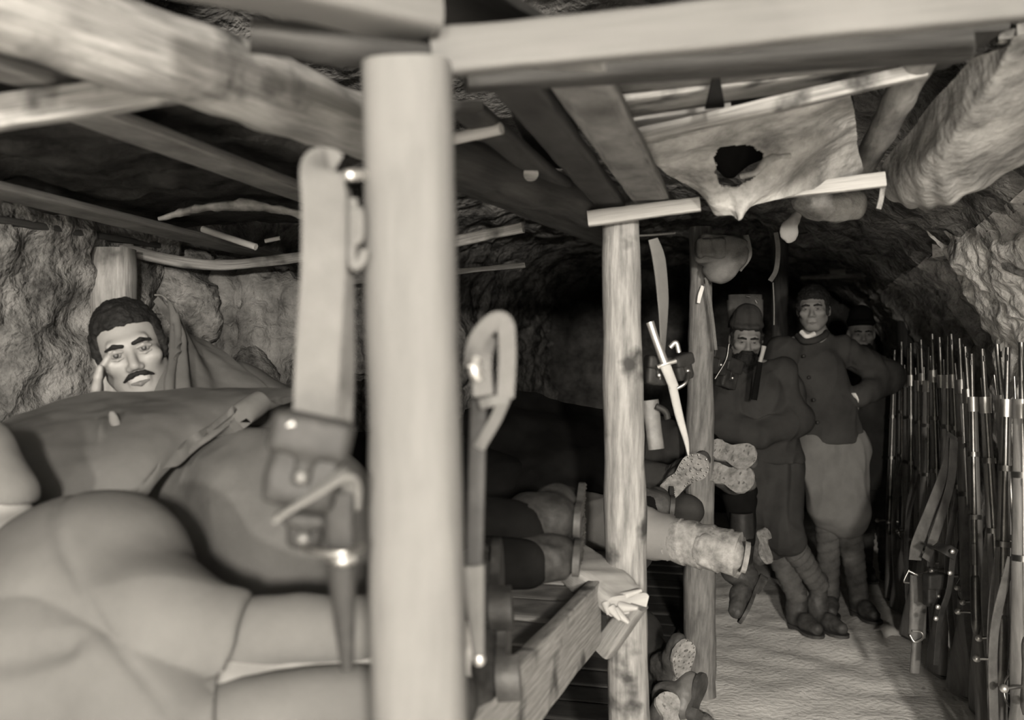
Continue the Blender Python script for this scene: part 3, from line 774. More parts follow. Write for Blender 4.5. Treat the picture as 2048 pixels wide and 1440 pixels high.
def boot(parent, heel, toe, n, shaft, mat='boot_dark', solemat='sole', width=0.095, cell=0.006, nails=True, r=0.040, hb=True, fat=1.0):
    """a boot: sole, heel, leather upper; shaft = where the leg leaves it"""
    heel, toe, shaft = [np.asarray(x, float) for x in (heel, toe, shaft)]
    n = nrm(n); a = nrm(toe - heel); n = nrm(n - a * (n @ a)); L = np.linalg.norm(toe - heel)
    B = Blob(cell, 0.02)
    up = -n
    B.cap(heel + a * 0.036 + up * 0.034 * fat, heel + a * L * 0.55 + up * 0.036 * fat, 0.036 * fat, 0.038 * fat)
    B.cap(heel + a * L * 0.55 + up * 0.034 * fat, toe - a * 0.036 + up * 0.026, 0.040 * fat, 0.030)
    B.cap(heel + a * 0.045 + up * 0.035, heel + a * 0.050 + up * 0.10, 0.038, r, k=0.03)
    B.cap(heel + a * 0.050 + up * 0.09, shaft, r, r, k=0.03)
    s = np.cross(a, n)
    u = B.obj('boot', mat, parent, folds(0.003, 26, 3, s, 2.0))
    sm = sole_mesh(heel, toe, n, width, nails=nails, heelblock=hb)
    so = link('sole', sm['sole'], solemat, u)
    if 'heel' in sm: link('heel', sm['heel'], solemat, u)
    if 'hobnails' in sm: tag(link('hobnails', sm['hobnails'], 'steel', u), kind='stuff')
    return u

def puttee(parent, a, b, ra, rb, mat, turns=9, cell=0.005, tilt=0.25):
    a, b = np.asarray(a, float), np.asarray(b, float); d = nrm(b - a); L = np.linalg.norm(b - a)
    v, f, u = tube(catmull([a, a + (b - a) * 0.35, b], 70), np.interp(np.linspace(0, 1, 70), [0, .1, .35, 1], [ra * 1.9, ra * 2, ra * 2.08, rb * 2]), None, 2.1, (0.2, 1, 0.3), 28, True)
    w = v - a; t = w @ d; rad = w - np.outer(t, d); rl = np.linalg.norm(rad, axis=1)[:, None] + 1e-9
    side = nrm(np.cross(d, [0.3, 0.9, 0.1]))
    ph = (t / L * turns + tilt * (rad @ side) / ra * 1.3) % 1.0
    v = v + rad / rl * ((ph - 0.5) * 0.006 + 0.002 * vnoise(v * 40, 5))[:, None]
    return link('puttee', mesh('puttee', v, f, 70, u), mat, parent)

def person(label, B, group=None, mat='skin'):
    o = B.obj('person', mat)
    return tag(rebase(o), label, 'person', group)

# ---------------------------------------------------------------- the reclining man with the moustache
HC = P(263, 703, 2.25)
HR = frame(V(0.36, -1, -0.02), V(-0.30, -0.10, 1.0))
B = Blob(0.0045, 0.03)
head_prims(B, HC, HR)
nk = loc(HC, HR, (0, -0.05, -0.15))
chest = P(395, 900, 2.38); hip = P(560, 1050, 2.22)
shR = P(262, 880, 2.30); shL = P(440, 800, 2.50)
B.chain([nk, chest, hip], [0.075, 0.125, 0.125]); B.cap(shR, shL, 0.06)
elR = P(150, 1010, 2.18); wrR = P(190, 828, 2.16)
B.chain([shR, elR], [0.05, 0.042]); B.chain([elR, wrR], [0.042, 0.027])
hand_prims(B, wrR, P(200, 715, 2.18) - wrR, V(0.9, 0.35, 0.1), 0.18, 1, 0.92)
elL = P(560, 900, 2.30); wrL = P(600, 1020, 2.05)
B.chain([shL, elL, wrL], [0.05, 0.042, 0.03])
knL = P(700, 1010, 2.08); ftL = P(1000, 1050, 1.99); knR = P(690, 1100, 2.0); ftR = P(1000, 1125, 1.94)
B.chain([hip, knL, ftL], [0.08, 0.06, 0.04]); B.chain([hip, knR, ftR], [0.08, 0.06, 0.04])
man1 = person('dark-haired man with a moustache reclining under a grey greatcoat, cheek on hand', B)
face_parts(man1, HC, HR, moustache=True, skin='skin')
hair_cap(man1, HC, HR, low=0.058, puff=0.011)
# hood and collar of his coat, gathered beside the neck
net = [[P(332, 596, 2.36), P(346, 610, 2.34), P(362, 640, 2.38), P(382, 668, 2.44), P(410, 680, 2.50)],
       [P(345, 650, 2.33), P(356, 660, 2.29), P(375, 680, 2.33), P(402, 700, 2.40), P(450, 705, 2.47)],
       [P(342, 705, 2.28), P(355, 712, 2.22), P(380, 725, 2.27), P(425, 735, 2.35), P(490, 740, 2.42)],
       [P(322, 770, 2.20), P(345, 775, 2.14), P(385, 785, 2.18), P(440, 790, 2.28), P(540, 780, 2.34)],
       [P(310, 830, 2.16), P(345, 840, 2.10), P(395, 850, 2.12), P(460, 850, 2.22), P(570, 840, 2.30)]]
patch('hood', net, 90, 70, 'cloth_grey', man1, 0.012, 0.004, 9, 81, fold=lambda u, v: 0.014 * np.sin(u * 26 - v * 5) * (1 - u) * np.minimum(1, 3 * v))
# coat over torso, shoulder and raised arm
C = Blob(0.008, 0.05)
C.chain([P(385, 790, 2.46), P(420, 900, 2.40), P(560, 1050, 2.22)], [0.10, 0.155, 0.15])
C.cap(P(300, 830, 2.38), P(470, 805, 2.50), 0.07, 0.085); C.cap(P(470, 800, 2.52), P(600, 850, 2.35), 0.085, 0.075)
C.chain([P(600, 850, 2.35), P(640, 960, 2.15), P(600, 1040, 2.06)], [0.075, 0.07, 0.055])
C.chain([P(260, 890, 2.30), P(150, 1010, 2.18), P(193, 850, 2.18)], [0.068, 0.062, 0.045])
C.ell(P(210, 760, 2.25), (0.03, 0.05, 0.05), op='-', k=0.01)
C.obj('greatcoat', 'cloth_grey', man1, folds(0.010, 7, 91, (0.7, 0, -0.7), 3.5))
# legs in grey trousers
T = Blob(0.008, 0.05)
T.chain([P(470, 1030, 2.08), P(520, 980, 1.92), P(640, 1010, 1.86)], [0.15, 0.13, 0.11])
T.chain([P(450, 1110, 1.92), P(560, 1090, 1.84), P(700, 1120, 1.86)], [0.12, 0.115, 0.095])
T.ell(P(430, 960, 2.0), (0.14, 0.12, 0.13))
T.obj('trousers', 'cloth_grey', man1, folds(0.020, 5, 95, (0.5, 0, -0.9), 4))
for (a, b, c) in ((P(640, 1010, 1.9), P(820, 1030, 1.98), P(1050, 1052, 1.99)), (P(700, 1110, 1.86), P(850, 1120, 1.94), P(1050, 1128, 1.94))):
    T = Blob(0.007, 0.03); T.chain([a, b, c], [0.085, 0.066, 0.048]); T.obj('lower_leg_cover', 'cloth_black', man1, folds(0.006, 10, 97, (1, 0, 0), 2))  # lower trouser legs, set in black cloth past the near post
for (hx, hy, d, sd) in ((1112, 1050, 1.99, 1), (1110, 1128, 1.94, 2)):
    h = P(1146 if sd == 1 else 1144, hy + 4, d - 0.02)
    boot(man1, h, h + V(0.03, 0.245, 0.03), V(1, -0.12, -0.06), P(1050, hy, d), 'boot_black', 'boot_dark', 0.094, 0.006, True, 0.047, False, 1.28)

# blanket-like coat skirts spread over him
net = [[P(-80, 905, 1.86), P(40, 832, 1.97), P(185, 782, 2.05), P(320, 776, 2.07), P(440, 776, 2.10), P(610, 782, 2.12)],
       [P(-80, 940, 1.74), P(50, 872, 1.80), P(180, 838, 1.85), P(300, 832, 1.86), P(420, 812, 1.95), P(580, 790, 2.06)],
       [P(-80, 990, 1.66), P(60, 930, 1.70), P(170, 915, 1.72), P(290, 905, 1.75), P(385, 868, 1.84), P(545, 797, 2.01)],
       [P(-80, 1060, 1.62), P(70, 1000, 1.64), P(180, 1000, 1.66), P(274, 1000, 1.69), P(352, 932, 1.78), P(520, 800, 1.97)],
       [P(-80, 1130, 1.60), P(60, 1060, 1.62), P(170, 1040, 1.64), P(268, 1006, 1.70), P(350, 936, 1.80), P(522, 803, 1.99)]]
def bfold(u, v):
    # stitched button tab and soft seams
    tab = 0.010 * np.exp(-((u - 0.445) / 0.018) ** 2 - ((v - 0.33) / 0.07) ** 2)
    seam = -0.006 * np.exp(-((v - 0.72 + 0.9 * (u - 0.55)) / 0.010) ** 2) * (u > 0.42) * (u < 0.68)
    sag = 0.012 * np.sin(u * 9 + v * 4) * 0.5
    return tab + seam + sag
bl = patch('coat_blanket', net, 150, 90, 'cloth_grey', None, 0.014, 0.008, 5, 85, fold=bfold)
tag(rebase(bl), 'heavy grey coat spread like a blanket across the reclining man, hem folded back', 'blanket')
b = Blob(0.003, 0.004); b.ell(P(229, 842, 1.825), (0.010, 0.006, 0.022), frame(V(0.2, -1, 0), V(-0.35, 0, 1)))
b.obj('button_tab', 'cloth_mid', bl)
b = Blob(0.003, 0.004); b.ell(P(512, 799, 1.955), (0.010, 0.005, 0.006)); b.obj('button', 'leather_dark', bl)

# ---------------------------------------------------------------- man asleep in the foreground, only coat and legs in view
B = Blob(0.009, 0.04)
pel = P(215, 1220, 1.38); ch = P(-240, 1200, 1.46); hd = P(-560, 1160, 1.52)
B.chain([pel, ch], [0.13, 0.15]); B.cap(ch, P(-430, 1180, 1.50), 0.12, 0.06)
B.ell(hd, (0.10, 0.08, 0.085))
B.cap(P(-430, 1180, 1.50), hd, 0.055)
B.chain([P(-330, 1060, 1.5), P(-130, 900, 1.52), P(12, 1010, 1.44)], [0.05, 0.042, 0.028])
hand_prims(B, P(8, 1030, 1.44), V(0.12, -0.10, -1), V(0.3, 0.4, 0), 0.5, 1)
B.chain([P(-330, 1300, 1.45), P(-100, 1380, 1.35), P(60, 1420, 1.3)], [0.05, 0.042, 0.03])
hand_prims(B, P(60, 1420, 1.3), V(1, -0.1, 0), V(0, 0, -1), 0.4, -1)
B.chain([pel, P(440, 1270, 1.28), P(900, 1280, 1.30)], [0.10, 0.05, 0.038]); B.chain([P(200, 1330, 1.28), P(440, 1425, 1.21), P(900, 1400, 1.27)], [0.08, 0.05, 0.038])
man2 = person('man asleep in the near left foreground, pale coat over his hip, head out of view', B)
C = Blob(0.0065, 0.09)
C.ell(P(205, 1160, 1.40), (0.130, 0.15, 0.125), frame(V(0, -1, 0), V(-0.25, 0, 1)))
C.ell(P(120, 1150, 1.43), (0.075, 0.13, 0.075))
C.cap(P(270, 1170, 1.36), P(345, 1195, 1.33), 0.075, 0.045, k=0.05)
C.chain([P(150, 1300, 1.30), P(300, 1292, 1.27), P(455, 1288, 1.25)], [0.12, 0.095, 0.070], k=0.06)
C.chain([P(-300, 1300, 1.50), P(-20, 1290, 1.42), P(160, 1290, 1.34)], [0.13, 0.115, 0.12], k=0.10)
C.chain([P(-250, 1400, 1.34), P(60, 1420, 1.27), P(250, 1440, 1.22)], [0.10, 0.095, 0.085], k=0.08)
C.cap(P(300, 1450, 1.20), P(445, 1446, 1.18), 0.075, 0.064, k=0.04)
for (x, y, d, xx) in ((505, 1288, 1.25, 488), (480, 1446, 1.18, 455)):
    C.box(P(xx, y, d) + V(0.10, 0, 0), (0.10, 0.12, 0.085), frame(V(0.05, -1, 0), V(0.1, 0, 1)), rr=0.003, k=0.004, op='-')
C.cap(P(440, 1286, 1.25), P(560, 1275, 1.26), 0.050, 0.054, k=0.004, op='-')
C.cap(P(415, 1440, 1.18), P(560, 1430, 1.20), 0.050, 0.054, k=0.004, op='-')
C.cap(P(-40, 1325, 1.16), P(135, 1292, 1.17), 0.012, 0.004, k=0.03, op='-')
def coat2(v, n):
    f1 = folds(0.010, 4, 101, (1, 0, -0.5), 2.5)(v, n)
    a, b = P(150, 1000, 1.4), P(330, 1290, 1.25)
    t = nrm(np.cross(b - a, [0, 1, 0])); dist = (v - a) @ t
    return f1 - 0.005 * np.exp(-(dist / 0.006) ** 2)
C.obj('greatcoat', 'cloth_coat', man2, coat2)
s = Blob(0.006, 0.02); s.chain([P(-330, 1060, 1.5), P(-120, 905, 1.53), P(-40, 905, 1.48), P(22, 985, 1.44)], [0.075, 0.065, 0.050, 0.040])
s.box(P(28, 1038, 1.44), (0.08, 0.08, 0.026), frame(V(0, -1, 0), V(0.1, 0, 1)), rr=0.004, k=0.006, op='-')
s.obj('sleeve', 'cloth_grey', man2, folds(0.005, 9, 104))
beam('shirt_cuff', P(17, 985, 1.44), P(13, 1034, 1.44), 0.060, 0.052, 'shirt', man2, n=2, up=(0, 1, 0))
v, f, u = tube(catmull([P(432, 1280, 1.25), P(560, 1268, 1.27), P(720, 1266, 1.29), P(900, 1272, 1.31)], 40), [0.092, 0.098, 0.102, 0.09], None, 2, (0, 1, 0), 24, True, 0.005, 9, 5)
link('trouser_leg', mesh('trouser_leg', v, f, 60, u), 'cloth_coat', man2)
v, f, u = tube(catmull([P(430, 1438, 1.18), P(560, 1425, 1.20), P(720, 1412, 1.23), P(900, 1400, 1.27)], 40), [0.092, 0.100, 0.104, 0.09], None, 2, (0, 1, 0), 24, True, 0.005, 9, 6)
link('trouser_leg', mesh('trouser_leg', v, f, 60, u), 'cloth_coat', man2)
h = P(992, 1385, 1.34); boot(man2, h, P(1002, 1235, 1.50), V(0.9, -0.45, -0.1), P(885, 1400, 1.275), 'boot_black', 'boot_dark', 0.09, 0.006, False, 0.050)
h = P(978, 1245, 1.40); boot(man2, h, P(990, 1100, 1.58), V(0.9, -0.45, -0.1), P(885, 1274, 1.315), 'boot_black', 'boot_black', 0.09, 0.006, False, 0.050)

# ---------------------------------------------------------------- sleepers in the next bays: legs and boots towards the aisle
def sleeper(label, pts, rs, head, group=None, mat='cloth_black', extra=None):
    B = Blob(0.012, 0.03)
    for p, r in zip(pts, rs): B.chain(p, [q * 0.8 for q in r])
    B.ell(head, (0.08, 0.10, 0.09)); B.cap(head, pts[0][0], 0.055, 0.08)
    o = person(label, B, group)
    T = Blob(0.009, 0.03)
    for p, r in zip(pts, rs): T.chain(p, r)
    T.obj('clothing', mat, o, folds(0.008, 7, 7, (1, 0, 0), 3))
    return o
# pale trousers and puttee leg resting past the second post
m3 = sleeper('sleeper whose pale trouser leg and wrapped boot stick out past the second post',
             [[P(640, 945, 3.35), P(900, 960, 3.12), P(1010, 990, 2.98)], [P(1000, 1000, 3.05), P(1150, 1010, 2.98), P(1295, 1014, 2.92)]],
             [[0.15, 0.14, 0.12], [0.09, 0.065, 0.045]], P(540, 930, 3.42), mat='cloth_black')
T = Blob(0.006, 0.03); T.chain([P(1165, 1040, 2.82), P(1260, 1058, 2.76), P(1355, 1080, 2.70)], [0.085, 0.078, 0.068])
T.box(P(1415, 1094, 2.67), (0.085, 0.15, 0.15), frame(V(0.1, -1, 0), V(0.25, 0, 1)), rr=0.004, k=0.006, op='-')
T.obj('trouser_leg', 'cloth_pale', m3, folds(0.006, 10, 9, (0.3, 0, 1), 3))
puttee(m3, P(1335, 1076, 2.70), P(1476, 1108, 2.615), 0.060, 0.060, 'puttee', 4.2)
h = P(1482, 1108, 2.60); boot(m3, h + V(0, -0.035, 0), h + V(0.03, 0.21, -0.05), V(1, -0.15, -0.2), P(1440, 1102, 2.64), 'puttee', 'puttee', 0.122, 0.006, True, 0.045, False, 1.2)
h = P(1338, 1016, 2.90); boot(m3, h + V(0, -0.02, 0), h + V(0.03, 0.22, 0.0), V(1, -0.2, -0.1), P(1290, 1014, 2.92), 'boot_dark', 'boot_dark', 0.095, 0.006, True, 0.044, False)
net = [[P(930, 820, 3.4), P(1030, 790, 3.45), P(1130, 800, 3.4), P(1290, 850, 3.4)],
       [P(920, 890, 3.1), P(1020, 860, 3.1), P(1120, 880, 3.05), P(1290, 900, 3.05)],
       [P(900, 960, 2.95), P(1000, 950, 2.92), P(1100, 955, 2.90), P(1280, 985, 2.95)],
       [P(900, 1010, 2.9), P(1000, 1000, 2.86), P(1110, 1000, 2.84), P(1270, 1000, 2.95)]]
tag(rebase(patch('dark_sheet', net, 60, 40, 'cloth_black', None, 0.012, 0.02, 6, 110)), 'black blanket heaped over the sleeper in the dark bay', 'blanket')

m4 = sleeper('sleeper whose single tilted pale boot sole shows left of the split post',
             [[P(950, 900, 4.0), P(1120, 920, 3.8), P(1230, 940, 3.6)], [P(1230, 940, 3.6), P(1340, 955, 3.48)], [P(1230, 960, 3.62), P(1340, 1020, 3.5), P(1375, 1020, 3.42)]],
             [[0.15, 0.14, 0.11], [0.08, 0.05], [0.075, 0.07, 0.06]], P(860, 890, 4.1), mat='cloth_dark')
boot(m4, P(1333, 982, 3.38), P(1412, 914, 3.24), V(0.1, -1, 0.25), P(1310, 962, 3.55), 'boot_dark', 'sole', 0.10, 0.006, True)
m5 = sleeper('sleeper whose pair of pale boot soles lie side by side right of the split post',
             [[P(1150, 880, 4.5), P(1290, 890, 4.3), P(1360, 900, 4.15)], [P(1360, 900, 4.15), P(1432, 912, 3.95)], [P(1350, 930, 4.15), P(1432, 945, 3.95)]],
             [[0.15, 0.14, 0.11], [0.075, 0.05], [0.075, 0.05]], P(1080, 890, 4.6), mat='cloth_dark')
boot(m5, P(1424, 900, 3.86), P(1512, 920, 3.70), V(0.1, -0.95, 0.28), P(1425, 900, 3.98), 'boot_dark', 'sole', 0.115, 0.006, False)
boot(m5, P(1422, 945, 3.84), P(1508, 966, 3.68), V(0.1, -0.98, 0.18), P(1420, 945, 3.96), 'boot_dark', 'sole', 0.115, 0.006, False)
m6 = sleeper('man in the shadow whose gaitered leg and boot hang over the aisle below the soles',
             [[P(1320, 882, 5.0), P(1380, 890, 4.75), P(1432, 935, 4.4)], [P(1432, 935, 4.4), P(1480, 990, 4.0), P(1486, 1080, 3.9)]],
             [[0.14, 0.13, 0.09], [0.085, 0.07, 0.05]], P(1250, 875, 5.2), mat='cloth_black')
v, f, u = tube(catmull([P(1484, 1025, 3.90), P(1486, 1080, 3.9), P(1482, 1140, 3.9)], 20), [0.095, 0.10, 0.082], None, 2, (0, 1, 0), 20, True, 0.003, 12, 5)
link('lower_leg_cover', mesh('lower_leg_cover', v, f, 60, u), 'leather_dark', m6)
boot(m6, P(1518, 1150, 3.9), P(1478, 1242, 3.72), V(0.75, -0.30, -0.55), P(1484, 1120, 3.92), 'boot_dark', 'boot_dark', 0.10, 0.006, False, 0.046)
boot(m6, P(1520, 1062, 4.2), P(1532, 1128, 4.1), V(0.55, -0.8, 0.0), P(1490, 1062, 4.3), 'boot_dark', 'sole', 0.085, 0.006, False)
m7 = sleeper('man on the bottom bunk whose upright pale sole shows near the floor',
             [[P(1050, 1210, 3.8), P(1180, 1235, 3.6), P(1270, 1275, 3.45)], [P(1270, 1270, 3.45), P(1340, 1340, 3.25)], [P(1260, 1300, 3.42), P(1345, 1400, 3.2)]],
             [[0.15, 0.13, 0.10], [0.075, 0.05], [0.075, 0.05]], P(960, 1200, 3.95), mat='cloth_dark')
boot(m7, P(1357, 1392, 3.12), P(1366, 1278, 3.02), V(0.35, -0.92, 0.05), P(1330, 1370, 3.26), 'boot_dark', 'sole', 0.088, 0.006, True)
boot(m7, P(1375, 1440, 3.0), P(1404, 1345, 3.06), V(0.8, -0.5, 0.1), P(1345, 1420, 3.12), 'leather_brown', 'boot_dark', 0.085, 0.006, False)
boot(m7, P(1345, 1470, 2.9), P(1328, 1385, 2.96), V(0.3, -0.9, 0.1), P(1300, 1450, 3.05), 'boot_dark', 'sole', 0.085, 0.006, False)

# ---------------------------------------------------------------- the men standing in the aisle
def standing(label, J, group, mats, cell=0.0065, hands=('R', 'L'), fold=0.015, seed=0, hem=None):
    """J: dictionary of joints in world space"""
    g = {k: np.asarray(v, float) for k, v in J.items() if not isinstance(v, (tuple, list)) or len(v) == 3}
    B = Blob(cell, 0.03)
    head_prims(B, g['head'], J['R'])
    nk = loc(g['head'], J['R'], (0, -0.04, -0.14))
    B.chain([nk, g['chest'], g['waist'], g['pelvis']], [0.065, 0.10, 0.085, 0.085])
    for s in 'LR':
        we = g['wr' + s] if s in hands else g['el' + s] + (g['wr' + s] - g['el' + s]) * 0.75
        B.chain([nk, g['sh' + s], g['el' + s], we], [0.05, 0.05, 0.040, 0.028])
        B.chain([g['pelvis'], g['hip' + s], g['kn' + s], g['an' + s]], [0.075, 0.07, 0.055, 0.040])
        if s in hands: hand_prims(B, g['wr' + s], J['hd' + s], J['hn' + s], 0.5, 1 if s == 'R' else -1)
    o = person(label, B, group, 'skin_far_dim')
    C = Blob(cell, 0.035)
    dep = V(0, 1, 0)
    C.cap(nk + V(0, 0, -0.015), g['chest'], 0.085, 0.155, sq=(dep, 1.15))
    C.chain([g['chest'], g['waist'], g['hem']], J['rj'], sq=(dep, 1.3))
    for s in 'LR':
        C.cap(nk + V(0, 0, -0.05), g['sh' + s], 0.06, 0.072)
        wr2 = g['el' + s] + (g['wr' + s] - g['el' + s]) * 0.9
        C.chain([g['sh' + s], g['el' + s], wr2], [0.085, 0.088, 0.056], k=0.022)
    # cut the skirt level and open the neck
    C.box(g['hem'] + V(0, 0, -0.25), (0.5, 0.5, 0.25), rr=0.002, k=0.008, op='-')
    C.obj('jacket', mats[0], o, folds(fold, 7, seed, (0.3, 0, 1), 2.5))
    T = Blob(cell, 0.03)
    for s in 'LR':
        T.chain([g['pelvis'], g['hip' + s], g['kn' + s]], [0.115, 0.118, 0.098])
        T.cap(g['kn' + s], g['kn' + s] + (g['an' + s] - g['kn' + s]) * 0.10, 0.098, 0.078)
    T.obj('trousers', mats[1], o, folds(fold, 7, seed + 3, (0, 0, 1), 2.5))
    for s in 'LR':
        a = g['kn' + s] + (g['an' + s] - g['kn' + s]) * 0.08
        puttee(o, a, g['an' + s] + (g['an' + s] - g['kn' + s]) * 0.05, 0.062, 0.048, mats[2], 8)
        an = g['an' + s]; td = nrm(J['td' + s]); hl = V(an[0], an[1], 0.018) - td * 0.06
        boot(o, hl, hl + td * 0.27, V(0, 0, -1), an + V(0, 0, 0.03), 'boot_dark', 'boot_dark', 0.10, 0.007, False, 0.045)
    return o

dB = 5.0
JB = dict(head=P(1627, 620, dB), R=frame(V(-0.42, -1, 0.02), V(-0.03, 0, 1)),
          chest=P(1630, 752, dB), waist=P(1648, 815, dB), pelvis=P(1665, 880, dB), hem=P(1664, 884, dB), rj=[0.165, 0.155, 0.168],
          shR=P(1568, 702, dB - 0.02), elR=P(1540, 770, dB - 0.05), wrR=P(1565, 830, dB - 0.12), hdR=V(0.3, -0.4, -1), hnR=V(1, 0, 0),
          shL=P(1692, 703, dB + 0.03), elL=P(1775, 752, dB + 0.06), wrL=P(1714, 796, dB - 0.06), hdL=V(-0.7, -0.1, -0.6), hnL=V(-0.3, 1, 0),
          hipL=P(1694, 895, dB), knL=P(1694, 1030, dB - 0.06), anL=P(1718, 1192, dB + 0.03), tdL=V(0.1, -1, 0),
          hipR=P(1640, 895, dB), knR=P(1654, 1018, dB - 0.04), anR=P(1660, 1186, dB + 0.10), tdR=V(-0.3, -1, 0))
mB = standing('bareheaded standing man with hand on hip, pale trousers and wound puttees', JB, None, ('cloth_dark', 'cloth_mid', 'puttee_dark'), hands=('L',), seed=31)
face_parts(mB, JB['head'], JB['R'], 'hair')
hair_cap(mB, JB['head'], JB['R'], 0.05, 'hair', 0.018, 4)
rod('shirt_collar', [P(1603, 664, dB - 0.10), P(1614, 673, dB - 0.13), P(1628, 668, dB - 0.11)], 0.013, 'shirt', mB)
rod('shirt_cuff', [P(1722, 789, dB - 0.05), P(1706, 799, dB - 0.07)], [0.040, 0.036], 'shirt', mB)
rod('jacket_collar', [P(1596, 672, dB - 0.05), P(1608, 682, dB - 0.12), P(1632, 680, dB - 0.13), P(1652, 668, dB - 0.05), P(1640, 660, dB + 0.06), P(1610, 660, dB + 0.06)], 0.017, 'cloth_dark', mB, 30)
for k, (x, y) in enumerate(((1608, 712), (1618, 755), (1628, 800), (1636, 845))):
    b = Blob(0.004, 0.003); b.ell(P(x, y, dB - 0.135 - 0.004 * k), (0.011, 0.006, 0.011)); b.obj('button', 'leather_dark', mB)

dA = 4.8
JA = dict(head=P(1492, 678, dA), R=frame(V(-0.12, -1, -0.20), V(0.05, 0, 1)),
          chest=P(1515, 800, dA), waist=P(1520, 860, dA), pelvis=P(1530, 925, dA), hem=P(1535, 922, dA), rj=[0.165, 0.165, 0.175],
          shR=P(1455, 755, dA), elR=P(1448, 850, dA - 0.05), wrR=P(1530, 880, dA - 0.16), hdR=V(1, 0, 0.2), hnR=V(0, 1, 0),
          shL=P(1568, 748, dA), elL=P(1590, 835, dA - 0.04), wrL=P(1520, 872, dA - 0.17), hdL=V(-1, 0, 0.1), hnL=V(0, 1, 0),
          hipL=P(1560, 935, dA), knL=P(1572, 1070, dA - 0.1), anL=P(1638, 1172, dA - 0.02), tdL=V(0.35, -1, 0),
          hipR=P(1505, 935, dA), knR=P(1545, 1075, dA), anR=P(1595, 1196, dA - 0.02), tdR=V(0.25, -1, 0))
mA = standing('bearded man in a forage cap leaning beside the hanging gear, arms folded', JA, None, ('cloth_dark', 'cloth_dark', 'puttee_dark'), hands=(), seed=41)
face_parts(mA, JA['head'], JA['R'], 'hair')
hair_cap(mA, JA['head'], JA['R'], 0.05, 'hair', 0.008, 5)
q = lambda *p: loc(JA['head'], JA['R'], p)
b = Blob(0.005, 0.015); b.ell(q(0, 0.046, -0.094), (0.063, 0.062, 0.056), JA['R']); b.ell(q(0, 0.055, -0.15), (0.048, 0.04, 0.05), JA['R']); b.ell(q(0, 0.088, -0.052), (0.030, 0.016, 0.010), JA['R'])
b.obj('beard', 'hair', mA, lambda v, n: 0.005 * fbm(v * 60, 3, 4))
b = Blob(0.005, 0.015); b.ell(q(0, 0.0, 0.072), (0.083, 0.100, 0.026), JA['R']); b.cap(q(0, -0.01, 0.085), q(0.0, -0.005, 0.108), 0.082, 0.074)
b.ell(q(0, -0.012, 0.02), (0.070, 0.088, 0.06), JA['R'], op='-', k=0.005)
b.obj('forage_cap', 'cloth_dark', mA, folds(0.003, 20, 3))

dC = 5.9
JC = dict(head=P(1722, 668, dC), R=frame(V(-0.2, -1, -0.05), V(0, 0, 1)),
          chest=P(1742, 775, dC), waist=P(1750, 850, dC), pelvis=P(1755, 905, dC), hem=P(1755, 975, dC), rj=[0.165, 0.16, 0.18],
          shR=P(1690, 735, dC), elR=P(1685, 810, dC), wrR=P(1700, 870, dC - 0.1), hdR=V(0, 0, -1), hnR=V(1, 0, 0),
          shL=P(1795, 738, dC), elL=P(1802, 815, dC), wrL=P(1780, 880, dC - 0.1), hdL=V(0, -0.2, -1), hnL=V(-1, 0, 0),
          hipL=P(1772, 905, dC), knL=P(1772, 1020, dC), anL=P(1775, 1128, dC), tdL=V(0.1, -1, 0),
          hipR=P(1728, 905, dC), knR=P(1730, 1020, dC), anR=P(1728, 1128, dC), tdR=V(-0.1, -1, 0))
mC = standing('man in a cap half hidden behind the bareheaded man at the far end', JC, None, ('cloth_dark', 'cloth_dark', 'puttee_dark'), hands=('L',), seed=51, cell=0.008)
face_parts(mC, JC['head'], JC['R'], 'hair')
q = lambda *p: loc(JC['head'], JC['R'], p)
b = Blob(0.005, 0.015); b.ell(q(0, 0.0, 0.072), (0.083, 0.100, 0.026), JC['R']); b.cap(q(0, -0.01, 0.085), q(0.0, -0.005, 0.108), 0.082, 0.074)
b.ell(q(0, -0.012, 0.02), (0.072, 0.088, 0.06), JC['R'], op='-', k=0.005)
b.obj('forage_cap', 'cloth_black', mC)
b = Blob(0.005, 0.015); b.ell(q(0, 0.046, -0.092), (0.062, 0.060, 0.054), JC['R']); b.obj('beard', 'hair', mC, lambda v, n: 0.004 * fbm(v * 60, 3, 4))
